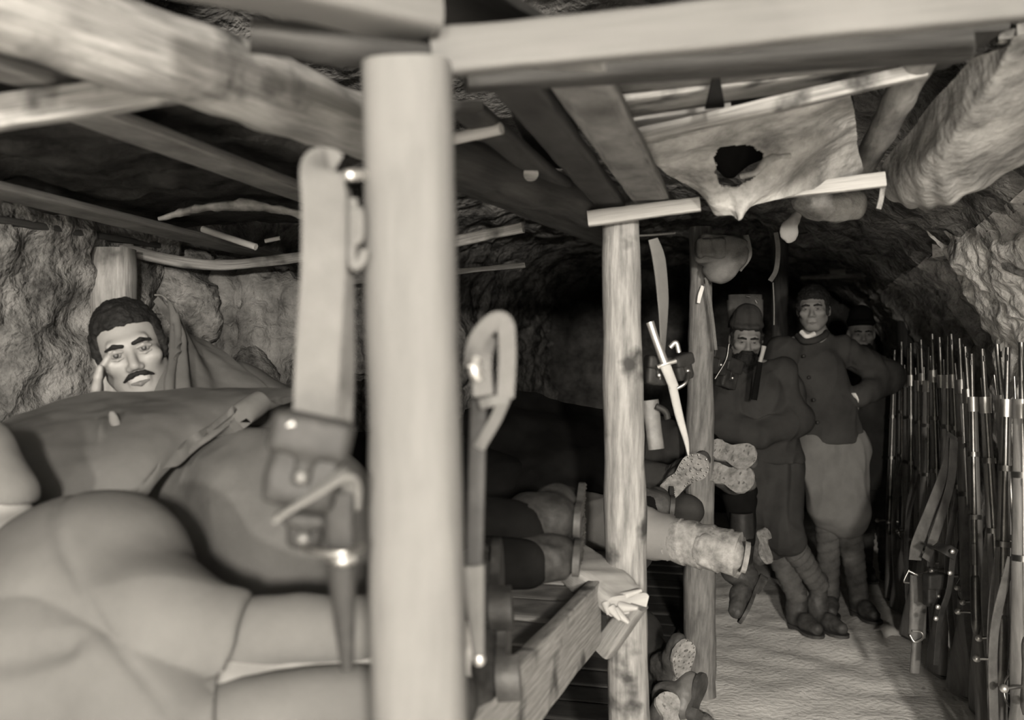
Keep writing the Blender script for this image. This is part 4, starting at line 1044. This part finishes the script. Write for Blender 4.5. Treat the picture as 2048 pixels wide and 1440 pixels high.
# ------------------------------------------------------------------ rifles along the right wall
def make_rifle():
    r = thing('rifle', 'x', 'rifle', V(0, 0, 0), 'rifles leaning in a row along the rock wall')
    # x: bolt side, y: up side of the rifle (barrel), z: along it from butt to muzzle
    zs = [0.0, 0.03, 0.15, 0.26, 0.33, 0.38, 0.43, 0.50, 0.62, 0.80, 1.00, 1.22]
    yc = [-0.062, -0.060, -0.044, -0.026, -0.012, -0.004, -0.002, 0, 0, 0, 0.002, 0.003]
    wd = [0.044, 0.047, 0.045, 0.042, 0.038, 0.038, 0.046, 0.048, 0.044, 0.040, 0.036, 0.030]
    ht = [0.118, 0.124, 0.100, 0.070, 0.048, 0.046, 0.052, 0.054, 0.046, 0.040, 0.036, 0.030]
    t = np.linspace(0, 1.22, 64)
    path = np.stack([0 * t, np.interp(t, zs, yc), t], 1)
    v, f, u = tube(path, np.interp(t, zs, wd), np.interp(t, zs, ht), 2.6, (0, 1, 0), 18, True)
    link('stock', mesh('stock', v, f, 50, u), 'gunstock', r)
    beam('butt_plate', V(0, -0.064, -0.006), V(0, -0.062, 0.004), 0.046, 0.122, 'steel_dark', r, n=2.6, up=(0, 1, 0), wob=0)
    rod('barrel', [V(0, 0.018, 0.55), V(0, 0.016, 0.9), V(0, 0.012, 1.43)], [0.0125, 0.010, 0.0082], 'steel', r, 20)
    rod('receiver', [V(0, 0.016, 0.36), V(0, 0.019, 0.40), V(0, 0.019, 0.55), V(0, 0.019, 0.58)], [0.010, 0.0185, 0.0185, 0.013], 'steel_dark', r, 20)
    bh = rod('bolt_handle', [V(0.010, 0.02, 0.44), V(0.036, 0.016, 0.438), V(0.062, 0.008, 0.434)], 0.0055, 'steel', r)
    b = Blob(0.003, 0.002); b.ell(V(0.068, 0.006, 0.433), (0.0125, 0.0125, 0.0125)); b.obj('bolt_knob', 'bright_metal', bh)
    rod('trigger_guard', [V(0, -0.022, 0.36), V(0, -0.052, 0.385), V(0, -0.055, 0.43), V(0, -0.026, 0.475)], 0.0042, 'steel_dark', r, 18)
    rod('trigger', [V(0, -0.020, 0.415), V(0, -0.040, 0.405)], 0.003, 'steel_dark', r, 6)
    for z, w in ((0.80, 0.046), (1.04, 0.042)):
        beam('barrel_band', V(0, 0.008, z - 0.009), V(0, 0.008, z + 0.009), w, w + 0.012, 'steel', r, n=2.4, up=(0, 1, 0), wob=0, seg=4)
    beam('nose_cap', V(0, 0.006, 1.205), V(0, 0.008, 1.262), 0.036, 0.044, 'bright_metal', r, n=2.6, up=(0, 1, 0), wob=0, seg=8)
    beam('front_sight', V(0, 0.024, 1.385), V(0, 0.024, 1.405), 0.005, 0.014, 'steel_dark', r, n=4, up=(0, 1, 0), wob=0, seg=4)
    beam('rear_sight', V(0, 0.036, 0.62), V(0, 0.036, 0.70), 0.022, 0.012, 'steel_dark', r, n=4, up=(0, 1, 0), wob=0, seg=4)
    rod('stacking_rod', [V(0.0, -0.008, 1.20), V(0.004, -0.010, 1.33)], 0.0036, 'steel', r)
    strap('sling', [V(0, -0.078, 0.14), V(0.01, -0.085, 0.35), V(0.012, -0.078, 0.58), V(0.0, -0.026, 0.80)], 0.034, 0.004, 'leather_brown', r, up=(0, 1, 0))
    rod('sling_swivel', [V(-0.018, -0.072, 0.135), V(0.0, -0.086, 0.14), V(0.018, -0.072, 0.135)], 0.003, 'steel', r)
    return r
def dup(root):
    c = root.copy(); COL.objects.link(c)
    def rec(src, dst):
        for ch in [x for x in bpy.data.objects if x.parent == src]:
            k = ch.copy(); COL.objects.link(k); k.parent = dst; k.matrix_parent_inverse = ch.matrix_parent_inverse.copy(); rec(ch, k)
    rec(root, c)
    return c
proto = make_rifle()
RIFLES = [  # top pixel x, distance, butt pixel x, length factor, spin (deg)
    (1790, 5.40, 1768, 0.98, 150), (1802, 5.28, 1796, 1.01, 170), (1813, 5.10, 1806, 0.99, 200), (1823, 4.98, 1818, 1.00, 140),
    (1834, 4.86, 1832, 0.98, 185), (1842, 4.72, 1856, 1.01, 160), (1853, 4.58, 1836, 0.985, 215), (1863, 4.45, 1872, 1.025, 175),
    (1880, 4.22, 1900, 1.01, 150), (1892, 4.08, 1880, 1.012, 190), (1902, 3.95, 1922, 1.015, 165), (1914, 3.82, 1934, 1.0, 205),
    (1928, 3.62, 1960, 0.975, 180), (1945, 3.48, 1946, 0.955, 140), (1963, 3.16, 2000, 0.965, 170), (1990, 3.00, 2050, 0.975, 190),
    (2014, 2.92, 1978, 0.968, 160), (2036, 2.68, 2024, 0.975, 200), (2062, 2.56, 2110, 0.97, 175)]
ORD = ['first', 'second', 'third', 'fourth', 'fifth', 'sixth', 'seventh', 'eighth', 'ninth', 'tenth', 'eleventh', 'twelfth', 'thirteenth', 'fourteenth', 'fifteenth', 'sixteenth', 'seventeenth', 'eighteenth', 'nineteenth']
for i, (tx, d, bx, sc, spin) in enumerate(RIFLES):
    r = proto if i == 0 else dup(proto)
    n = len(RIFLES)
    if i < n // 2: lab = 'standing rifle, %s in the row counted from the far end beside the standing men' % ORD[i]
    else: lab = 'standing rifle, %s in the row counted from the near right edge' % ORD[n - 1 - i]
    r['label'] = lab
    zt = 1.42 * sc
    top = P(tx, 720 + (EYE - zt) / d * FPX, d + 0.07)
    base = V((bx - 1024) / FPX * d, d - 0.05, 0.012)
    a = nrm(top - base)
    x = nrm(np.cross([0, 1, 0], a)); y = np.cross(a, x)
    c, s = math.cos(math.radians(spin)), math.sin(math.radians(spin))
    X = x * c + y * s; Y = -x * s + y * c
    M = Matrix(((X[0], Y[0], a[0], base[0]), (X[1], Y[1], a[1], base[1]), (X[2], Y[2], a[2], base[2]), (0, 0, 0, 1)))
    r.matrix_basis = M @ Matrix.Scale(sc, 4)

# ------------------------------------------------------------------ hanging equipment
def pouch(parent, c, R, w, d, h, mat='leather_dark', studmat='bright_metal'):
    """cartridge pouch: body, flap, stud"""
    b = Blob(0.004, 0.006); b.box(c, (w / 2, d / 2, h / 2), R, rr=0.008)
    o = b.obj('pouch', mat, parent, lambda v, n: 0.0012 * fbm(v * 60, 2, 2))
    b = Blob(0.004, 0.005); b.box(loc(c, R, (0, d * 0.18, h * 0.30)), (w / 2 + 0.004, d / 2 + 0.003, h * 0.24), R, rr=0.007)
    b.box(loc(c, R, (0, d * 0.5, -0.01 * h)), (w * 0.14, 0.005, h * 0.24), R, rr=0.003)
    b.obj('flap', mat, o)
    b = Blob(0.002, 0.002); b.ell(loc(c, R, (0, d * 0.5 + 0.006, -0.14 * h)), (0.006, 0.005, 0.006), R); b.obj('stud', studmat, o)
    return o

def scabbard(parent, top, tip, w, mat='leather_dark', tipmat='bright_metal'):
    top, tip = np.asarray(top, float), np.asarray(tip, float)
    o = beam('scabbard', top, tip, np.linspace(w, w * 0.45, 24), np.linspace(w * 0.62, w * 0.4, 24), mat, parent, n=2.3, up=(0, -1, 0), seg=24, wob=0.0)
    if tipmat:
        b = Blob(0.003, 0.003); b.ell(tip, (w * 0.28, w * 0.28, w * 0.32)); b.obj('scabbard_tip', tipmat, o)
    return o

# belt gear on the left of the near post
g1 = thing('equipment_belt', 'broad pale belt with dark cartridge pouch and bayonet scabbard hanging left of the near post', 'belt', P(640, 330, 0.93))
strap('strap', [P(664, 346, 0.905), P(652, 338, 0.90), P(644, 345, 0.885), P(648, 420, 0.88), P(646, 560, 0.88), P(636, 700, 0.88), P(630, 850, 0.885)], 0.041, 0.005, 'webbing', g1, up=(0.25, -1, 0), seg=60)
strap('strap', [P(674, 346, 0.92), P(694, 430, 0.93), P(692, 560, 0.93), P(694, 700, 0.93), P(690, 860, 0.92)], 0.020, 0.004, 'leather_brown', g1, up=(0.9, -0.6, 0), seg=40)
rod('hook', [P(690, 352, 0.905), P(705, 350, 0.90), P(740, 350, 0.935)], 0.0055, 'bright_metal', g1)
rod('buckle', [P(706, 398, 0.90), P(704, 520, 0.90), P(722, 524, 0.90), P(730, 500, 0.90)], 0.0052, 'webbing', g1, 24)
rod('buckle', [P(700, 430, 0.90), P(716, 424, 0.90), P(718, 470, 0.90), P(704, 486, 0.90)], 0.0062, 'webbing', g1, 24)
RP = frame(V(0.15, -1, 0.05), V(0.22, 0, 1))
pouch(g1, P(612, 925, 0.86), RP, 0.066, 0.034, 0.082, studmat='leather_brown')
rod('pouch_loop', [P(545, 872, 0.85), P(555, 858, 0.84), P(590, 846, 0.84)], 0.006, 'steel', g1)
rod('pouch_loop', [P(628, 882, 0.845), P(655, 866, 0.845), P(684, 848, 0.85)], 0.0055, 'steel', g1)
strap('strap', [P(552, 1036, 0.85), P(600, 1002, 0.845), P(650, 968, 0.845), P(690, 945, 0.85), P(704, 962, 0.86), P(702, 1010, 0.875)], 0.020, 0.006, 'webbing', g1, up=(0.3, -0.3, 1), seg=40)
strap('frog', [P(682, 985, 0.865), P(680, 1050, 0.865), P(684, 1110, 0.865)], 0.026, 0.012, 'leather_dark', g1)
rod('frog_ring', [P(610, 1096, 0.87), P(640, 1104, 0.855), P(690, 1106, 0.85), P(722, 1094, 0.87)], 0.0045, 'steel', g1, 20)
rod('frog_ring', [P(660, 1112, 0.855), P(682, 1122, 0.85), P(708, 1114, 0.855)], 0.0055, 'steel', g1, 12)
pouch(g1, P(612, 1060, 0.90), frame(V(0.1, -1, 0), V(0.1, 0, 1)), 0.036, 0.022, 0.036, studmat='leather_brown')
scabbard(g1, P(682, 1110, 0.862), P(695, 1338, 0.862), 0.028, 'leather_dark', None)

# belt gear on the right of the near post
g2 = thing('equipment_belt', 'pale looped belt with frame buckle and light-tipped scabbard hanging right of the near post', 'belt', P(985, 630, 1.05))
strap('strap', [P(945, 735, 1.06), P(952, 685, 1.05), P(985, 645, 1.04), P(1010, 650, 1.04), P(1014, 720, 1.05), P(1010, 795, 1.06)], 0.020, 0.006, 'webbing', g2, up=(0.2, -1, 0), seg=50)
strap('strap', [P(975, 672, 1.07), P(962, 720, 1.05), P(966, 790, 1.06)], 0.024, 0.005, 'webbing', g2, up=(0.3, -1, 0))
rod('buckle', [P(952, 718, 1.035), P(948, 740, 1.03), P(956, 755, 1.035)], 0.007, 'bright_metal', g2)
strap('strap', [P(962, 808, 1.07), P(985, 802, 1.06), P(1015, 798, 1.06)], 0.012, 0.005, 'webbing', g2, up=(0, -1, 0))
strap('strap', [P(1010, 795, 1.06), P(990, 840, 1.08), P(958, 895, 1.10)], 0.014, 0.005, 'webbing', g2)
strap('strap', [P(958, 800, 1.10), P(955, 900, 1.10), P(948, 1150, 1.08)], 0.020, 0.005, 'leather_dark', g2)
scabbard(g2, P(945, 1130, 1.08), P(958, 1318, 1.08), 0.028, 'webbing', 'bright_metal')

# gear on the right of the second post
g3 = thing('equipment_belt', 'twisted grey strap with pouches and pale sheathed bayonet hanging right of the second post', 'belt', P(1320, 480, 2.35))
v, f, u = tube(catmull([P(1306, 478, 2.37), P(1318, 520, 2.37), P(1326, 600, 2.36), P(1326, 680, 2.36), P(1322, 760, 2.35)], 50), [0.026, 0.040, 0.042, 0.030, 0.022], 0.004, 6, (0.3, -1, 0), 12, True, twist=0.9)
link('strap', mesh('strap', v, f, 50, u), 'cloth_mid', g3)
rod('nail', [P(1255, 472, 2.31), P(1300, 470, 2.33), P(1350, 466, 2.36)], 0.0028, 'steel', g3)
hd_ = rod('bayonet_hilt', [P(1300, 644, 2.30), P(1312, 680, 2.30), P(1330, 728, 2.30)], [0.010, 0.0095, 0.011], 'bright_metal', g3, 20)
rod('crossguard', [P(1316, 734, 2.30), P(1330, 728, 2.295), P(1352, 722, 2.30)], 0.0055, 'bright_metal', hd_)
beam('scabbard', P(1330, 730, 2.30), P(1348, 775, 2.30), 0.026, 0.016, 'bone', g3, n=3, up=(0, -1, 0))
v, f, u = tube(catmull([P(1344, 768, 2.30), P(1358, 830, 2.30), P(1372, 880, 2.30), P(1377, 911, 2.30)], 24), [0.022, 0.020, 0.013, 0.004], [0.010, 0.010, 0.008, 0.003], 3, (0, -1, 0), 12)
link('bayonet_blade', mesh('bayonet_blade', v, f, 50, u), 'bone', g3)
pouch(g3, P(1312, 742, 2.36), frame(V(0.2, -1, 0), V(0.1, 0, 1)), 0.055, 0.04, 0.07)
pouch(g3, P(1362, 735, 2.42), frame(V(0.5, -1, 0), V(-0.3, 0, 1)), 0.05, 0.04, 0.065)
rod('buckle', [P(1340, 695, 2.36), P(1352, 685, 2.36), P(1358, 705, 2.36)], 0.006, 'bright_metal', g3)
rod('buckle', [P(1352, 778, 2.36), P(1372, 765, 2.36), P(1378, 745, 2.38)], 0.005, 'steel', g3)
beam('scabbard', P(1300, 800, 2.37), P(1312, 898, 2.37), 0.042, 0.024, 'leather_brown', g3, n=2.6, up=(0, -1, 0))
rod('frog_ring', [P(1312, 812, 2.34), P(1330, 822, 2.34), P(1336, 838, 2.34)], 0.008, 'leather_dark', g3)

# gear on the split post
hv = thing('haversack', 'dark canvas haversack and strap hanging high on the split post', 'bag', P(1440, 470, 3.7))
b = Blob(0.008, 0.02); b.box(P(1442, 505, 3.66), (0.10, 0.05, 0.06), frame(V(0, -1, 0), V(0.15, 0, 1)), rr=0.03); b.ell(P(1442, 545, 3.66), (0.07, 0.05, 0.04))
b.obj('bag', 'canvas', hv, folds(0.010, 12, 7, (1, 0, 0.4), 2))
b = Blob(0.006, 0.01); b.box(P(1420, 497, 3.62), (0.055, 0.03, 0.035), rr=0.012); b.obj('flap', 'canvas', hv, folds(0.006, 16, 9))
strap('strap', [P(1412, 555, 3.68), P(1424, 630, 3.68), P(1432, 700, 3.68)], 0.012, 0.004, 'canvas', hv)
strap('strap', [P(1492, 470, 3.7), P(1498, 510, 3.7), P(1478, 540, 3.68)], 0.022, 0.005, 'canvas', hv)
pc = thing('cartridge_pouch', 'leather cartridge pouch with bright edges hanging beside the bearded man', 'pouch', P(1440, 680, 3.85))
pouch(pc, P(1432, 722, 3.86), frame(V(0.5, -1, 0), V(0.2, 0, 1)), 0.085, 0.06, 0.11)
pouch(pc, P(1456, 748, 3.90), frame(V(0.6, -1, 0), V(0.35, 0, 1)), 0.08, 0.05, 0.12)
rod('edge_wire', [P(1458, 688, 3.80), P(1452, 720, 3.80), P(1430, 758, 3.80)], 0.003, 'steel_dark', pc)
bh = thing('bayonet', 'short bright bayonet hilt hanging next to the bearded face', 'bayonet', P(1524, 690, 4.4))
rod('hilt', [P(1528, 692, 4.45), P(1525, 706, 4.45), P(1520, 724, 4.45)], [0.012, 0.010, 0.010], 'bone', bh)
beam('scabbard', P(1520, 724, 4.45), P(1508, 800, 4.45), 0.028, 0.016, 'cloth_black', bh, n=2.4, up=(0, -1, 0))
mt = thing('mess_tin', 'dull dented mess tin in a cloth cover hung above the bearded man', 'mess tin', P(1490, 590, 5.2))
beam('can', P(1490, 600, 5.25), P(1490, 655, 5.25), 0.19, 0.12, 'canvas', mt, n=2.8, up=(0, 1, 0), wob=0.006)
beam('lid', P(1490, 590, 5.25), P(1490, 603, 5.25), 0.185, 0.116, 'canvas', mt, n=2.4, up=(0, 1, 0), wob=0.004)
rod('rivet', [P(1492, 592, 5.18), P(1500, 594, 5.18)], 0.006, 'steel', mt)
rod('rivet', [P(1510, 600, 5.18), P(1514, 606, 5.18)], 0.005, 'steel', mt)
sl = thing('hanging_strap', 'curved strap dangling in the dark above the standing men', 'strap', P(1552, 470, 4.0))
strap('strap', [P(1552, 465, 4.0), P(1556, 500, 4.0), P(1552, 540, 4.0), P(1540, 562, 4.0)], 0.020, 0.004, 'canvas', sl)
strap('cord', [P(1546, 565, 4.0), P(1548, 610, 4.0), P(1548, 650, 4.0)], 0.005, 0.004, 'canvas', sl)
pp = thing('paper_tag', 'small white paper stuck on the split post', 'paper', P(1400, 575, 3.75))
v, f, u = tube(catmull([P(1406, 572, 3.74), P(1400, 590, 3.735), P(1397, 606, 3.74)], 10), [0.014, 0.016, 0.012], 0.002, 8, (0, -1, 0), 8)
link('sheet', mesh('sheet', v, f, 40, u), 'paper', pp)
# bundle and tag under the far batten
b = Blob(0.007, 0.02); b.ell(P(1655, 412, 2.75), (0.105, 0.07, 0.045), frame(V(0, -1, 0), V(0.15, 0, 1))); b.ell(P(1700, 405, 2.75), (0.045, 0.06, 0.04))
bd = b.obj('rolled_bundle', 'burlap', None, folds(0.006, 14, 6)); tag(rebase(bd), 'small rolled sacking bundle hanging under the bright batten', 'bundle')
b = Blob(0.004, 0.008); b.ell(P(1578, 462, 2.8), (0.028, 0.012, 0.036), frame(V(0, -1, 0), V(-0.2, 0, 1))); b.cap(P(1588, 440, 2.8), P(1598, 425, 2.8), 0.018, 0.012)
tt = b.obj('cloth_tag', 'cloth_pale', None, folds(0.003, 30, 6)); tag(rebase(tt), 'pale twist of cloth dangling below the torn canvas', 'cloth')
# hook behind the reclining man
sb = thing('sling_strap', 'thin leather strap with bright rim hung on the rock behind the reclining man', 'strap', P(320, 590, 2.6))
strap('strap', [P(312, 598, 2.62), P(330, 620, 2.60), P(352, 655, 2.58)], 0.020, 0.004, 'leather_brown', sb)
rod('rim', [P(310, 590, 2.6), P(326, 592, 2.58), P(345, 615, 2.57), P(362, 645, 2.56), P(368, 665, 2.56)], 0.0028, 'bright_metal', sb, 24)
b = Blob(0.003, 0.003); b.ell(P(307, 626, 2.45), (0.008, 0.006, 0.007)); b.obj('stud', 'bright_metal', sb)
# bayonet scabbards and belts hanging among the rifles
g4 = thing('equipment_belt', 'leather sling and ringed scabbard hanging in front of the rifles', 'belt', P(1840, 1000, 3.55))
strap('strap', [P(1905, 870, 3.70), P(1892, 940, 3.62), P(1862, 1020, 3.55), P(1836, 1085, 3.5), P(1830, 1120, 3.5)], 0.055, 0.005, 'leather_brown', g4, up=(0.3, -1, 0))
strap('strap', [P(1908, 880, 3.66), P(1902, 960, 3.6), P(1880, 1040, 3.5), P(1852, 1120, 3.46)], 0.045, 0.005, 'leather_brown', g4, up=(0.5, -1, 0))
beam('scabbard', P(1838, 1150, 3.45), P(1834, 1275, 3.45), 0.062, 0.03, 'leather_brown', g4, n=2.6, up=(0, -1, 0))
beam('scabbard_tip', P(1834, 1272, 3.45), P(1829, 1345, 3.45), 0.036, 0.024, 'leather_brown', g4, n=2.4, up=(0, -1, 0))
rod('ring', [P(1820, 1270, 3.42), P(1830, 1284, 3.41), P(1846, 1276, 3.42), P(1842, 1264, 3.43), P(1824, 1262, 3.43)], 0.004, 'bright_metal', g4, 24)
rod('ring', [P(1818, 1142, 3.42), P(1838, 1150, 3.41), P(1856, 1144, 3.42)], 0.005, 'steel', g4)
rod('hook', [P(1818, 1140, 3.42), P(1808, 1162, 3.42), P(1818, 1166, 3.42)], 0.004, 'steel', g4)
g5 = thing('equipment_belt', 'dark leather belt with studs and bright buckles hung low on the near rifles', 'belt', P(1900, 1080, 3.2))
strap('strap', [P(1870, 1090, 3.25), P(1895, 1100, 3.2), P(1912, 1110, 3.2)], 0.04, 0.006, 'leather_dark', g5, up=(0.2, -1, 0.2))
pouch(g5, P(1868, 1180, 3.3), frame(V(0.2, -1, 0), V(0, 0, 1)), 0.07, 0.04, 0.11, 'leather_dark')
strap('strap', [P(1906, 1110, 3.2), P(1898, 1180, 3.2), P(1880, 1240, 3.2), P(1872, 1330, 3.2)], 0.022, 0.004, 'leather_dark', g5, up=(0.2, -1, 0))
for (x, y) in ((1905, 1103), (1900, 1146), (1876, 1214), (1872, 1237)):
    b = Blob(0.0025, 0.002); b.ell(P(x, y, 3.17), (0.009, 0.007, 0.009)); b.obj('stud', 'bright_metal', g5)
# paper scrap on the floor
v, f = [], []
net = [[V(1.80, 4.72, 0.012), V(1.86, 4.74, 0.03), V(1.90, 4.72, 0.012)], [V(1.81, 4.66, 0.022), V(1.85, 4.66, 0.045), V(1.91, 4.67, 0.02)], [V(1.80, 4.60, 0.012), V(1.85, 4.61, 0.018), V(1.89, 4.60, 0.014)]]
sc_ = patch('paper_scrap', net, 14, 14, 'paper', None, 0.002, 0.01, 20, 3); tag(rebase(sc_), 'crumpled white paper scrap on the earth floor by the rifles', 'paper')
# stones and rubble on the floor by the post
for k, (px, py, d, r, lab) in enumerate(((1405, 1425, 3.5, 0.045, 'grey lump of rubble at the foot of the split post'), (1330, 1440, 3.4, 0.03, 'small stone left of the rubble under the bunk'))):
    b = Blob(0.006, 0.01); c = V((px - 1024) / FPX * d, d, r * 0.5); b.ell(c, (r, r * 0.8, r * 0.6))
    o = b.obj('rubble_stone', 'rock_pale', None, lambda v, n: 0.012 * fbm(v * 25, 3, k)); tag(rebase(o), lab, 'stone')
# beams and board in the dark at the far end
fr = thing('roof_prop_frame', 'dark roof timbers with a pale strip far behind the standing men', 'timber frame', V(1.55, 6.2, 1.75))
beam('cross_beam', P(1560, 462, 5.6), P(1880, 446, 5.6), 0.10, 0.06, 'wood_dark', fr, n=4)
beam('pale_strip', P(1600, 556, 6.6), P(1800, 546, 6.6), 0.02, 0.03, 'wood_grey', fr, n=4)
beam('pale_block', P(1660, 545, 6.5), P(1690, 543, 6.5), 0.02, 0.05, 'wood_grey', fr, n=4)
beam('prop', P(1808, 452, 6.3), V(2.62, 6.3, 0.0), 0.10, 0.10, 'wood_dark', fr, n=2.4, up=(0, 1, 0))
beam('prop', P(1560, 470, 5.9), V(1.66, 5.9, 0.0), 0.10, 0.10, 'wood_dark', fr, n=2.4, up=(0, 1, 0))
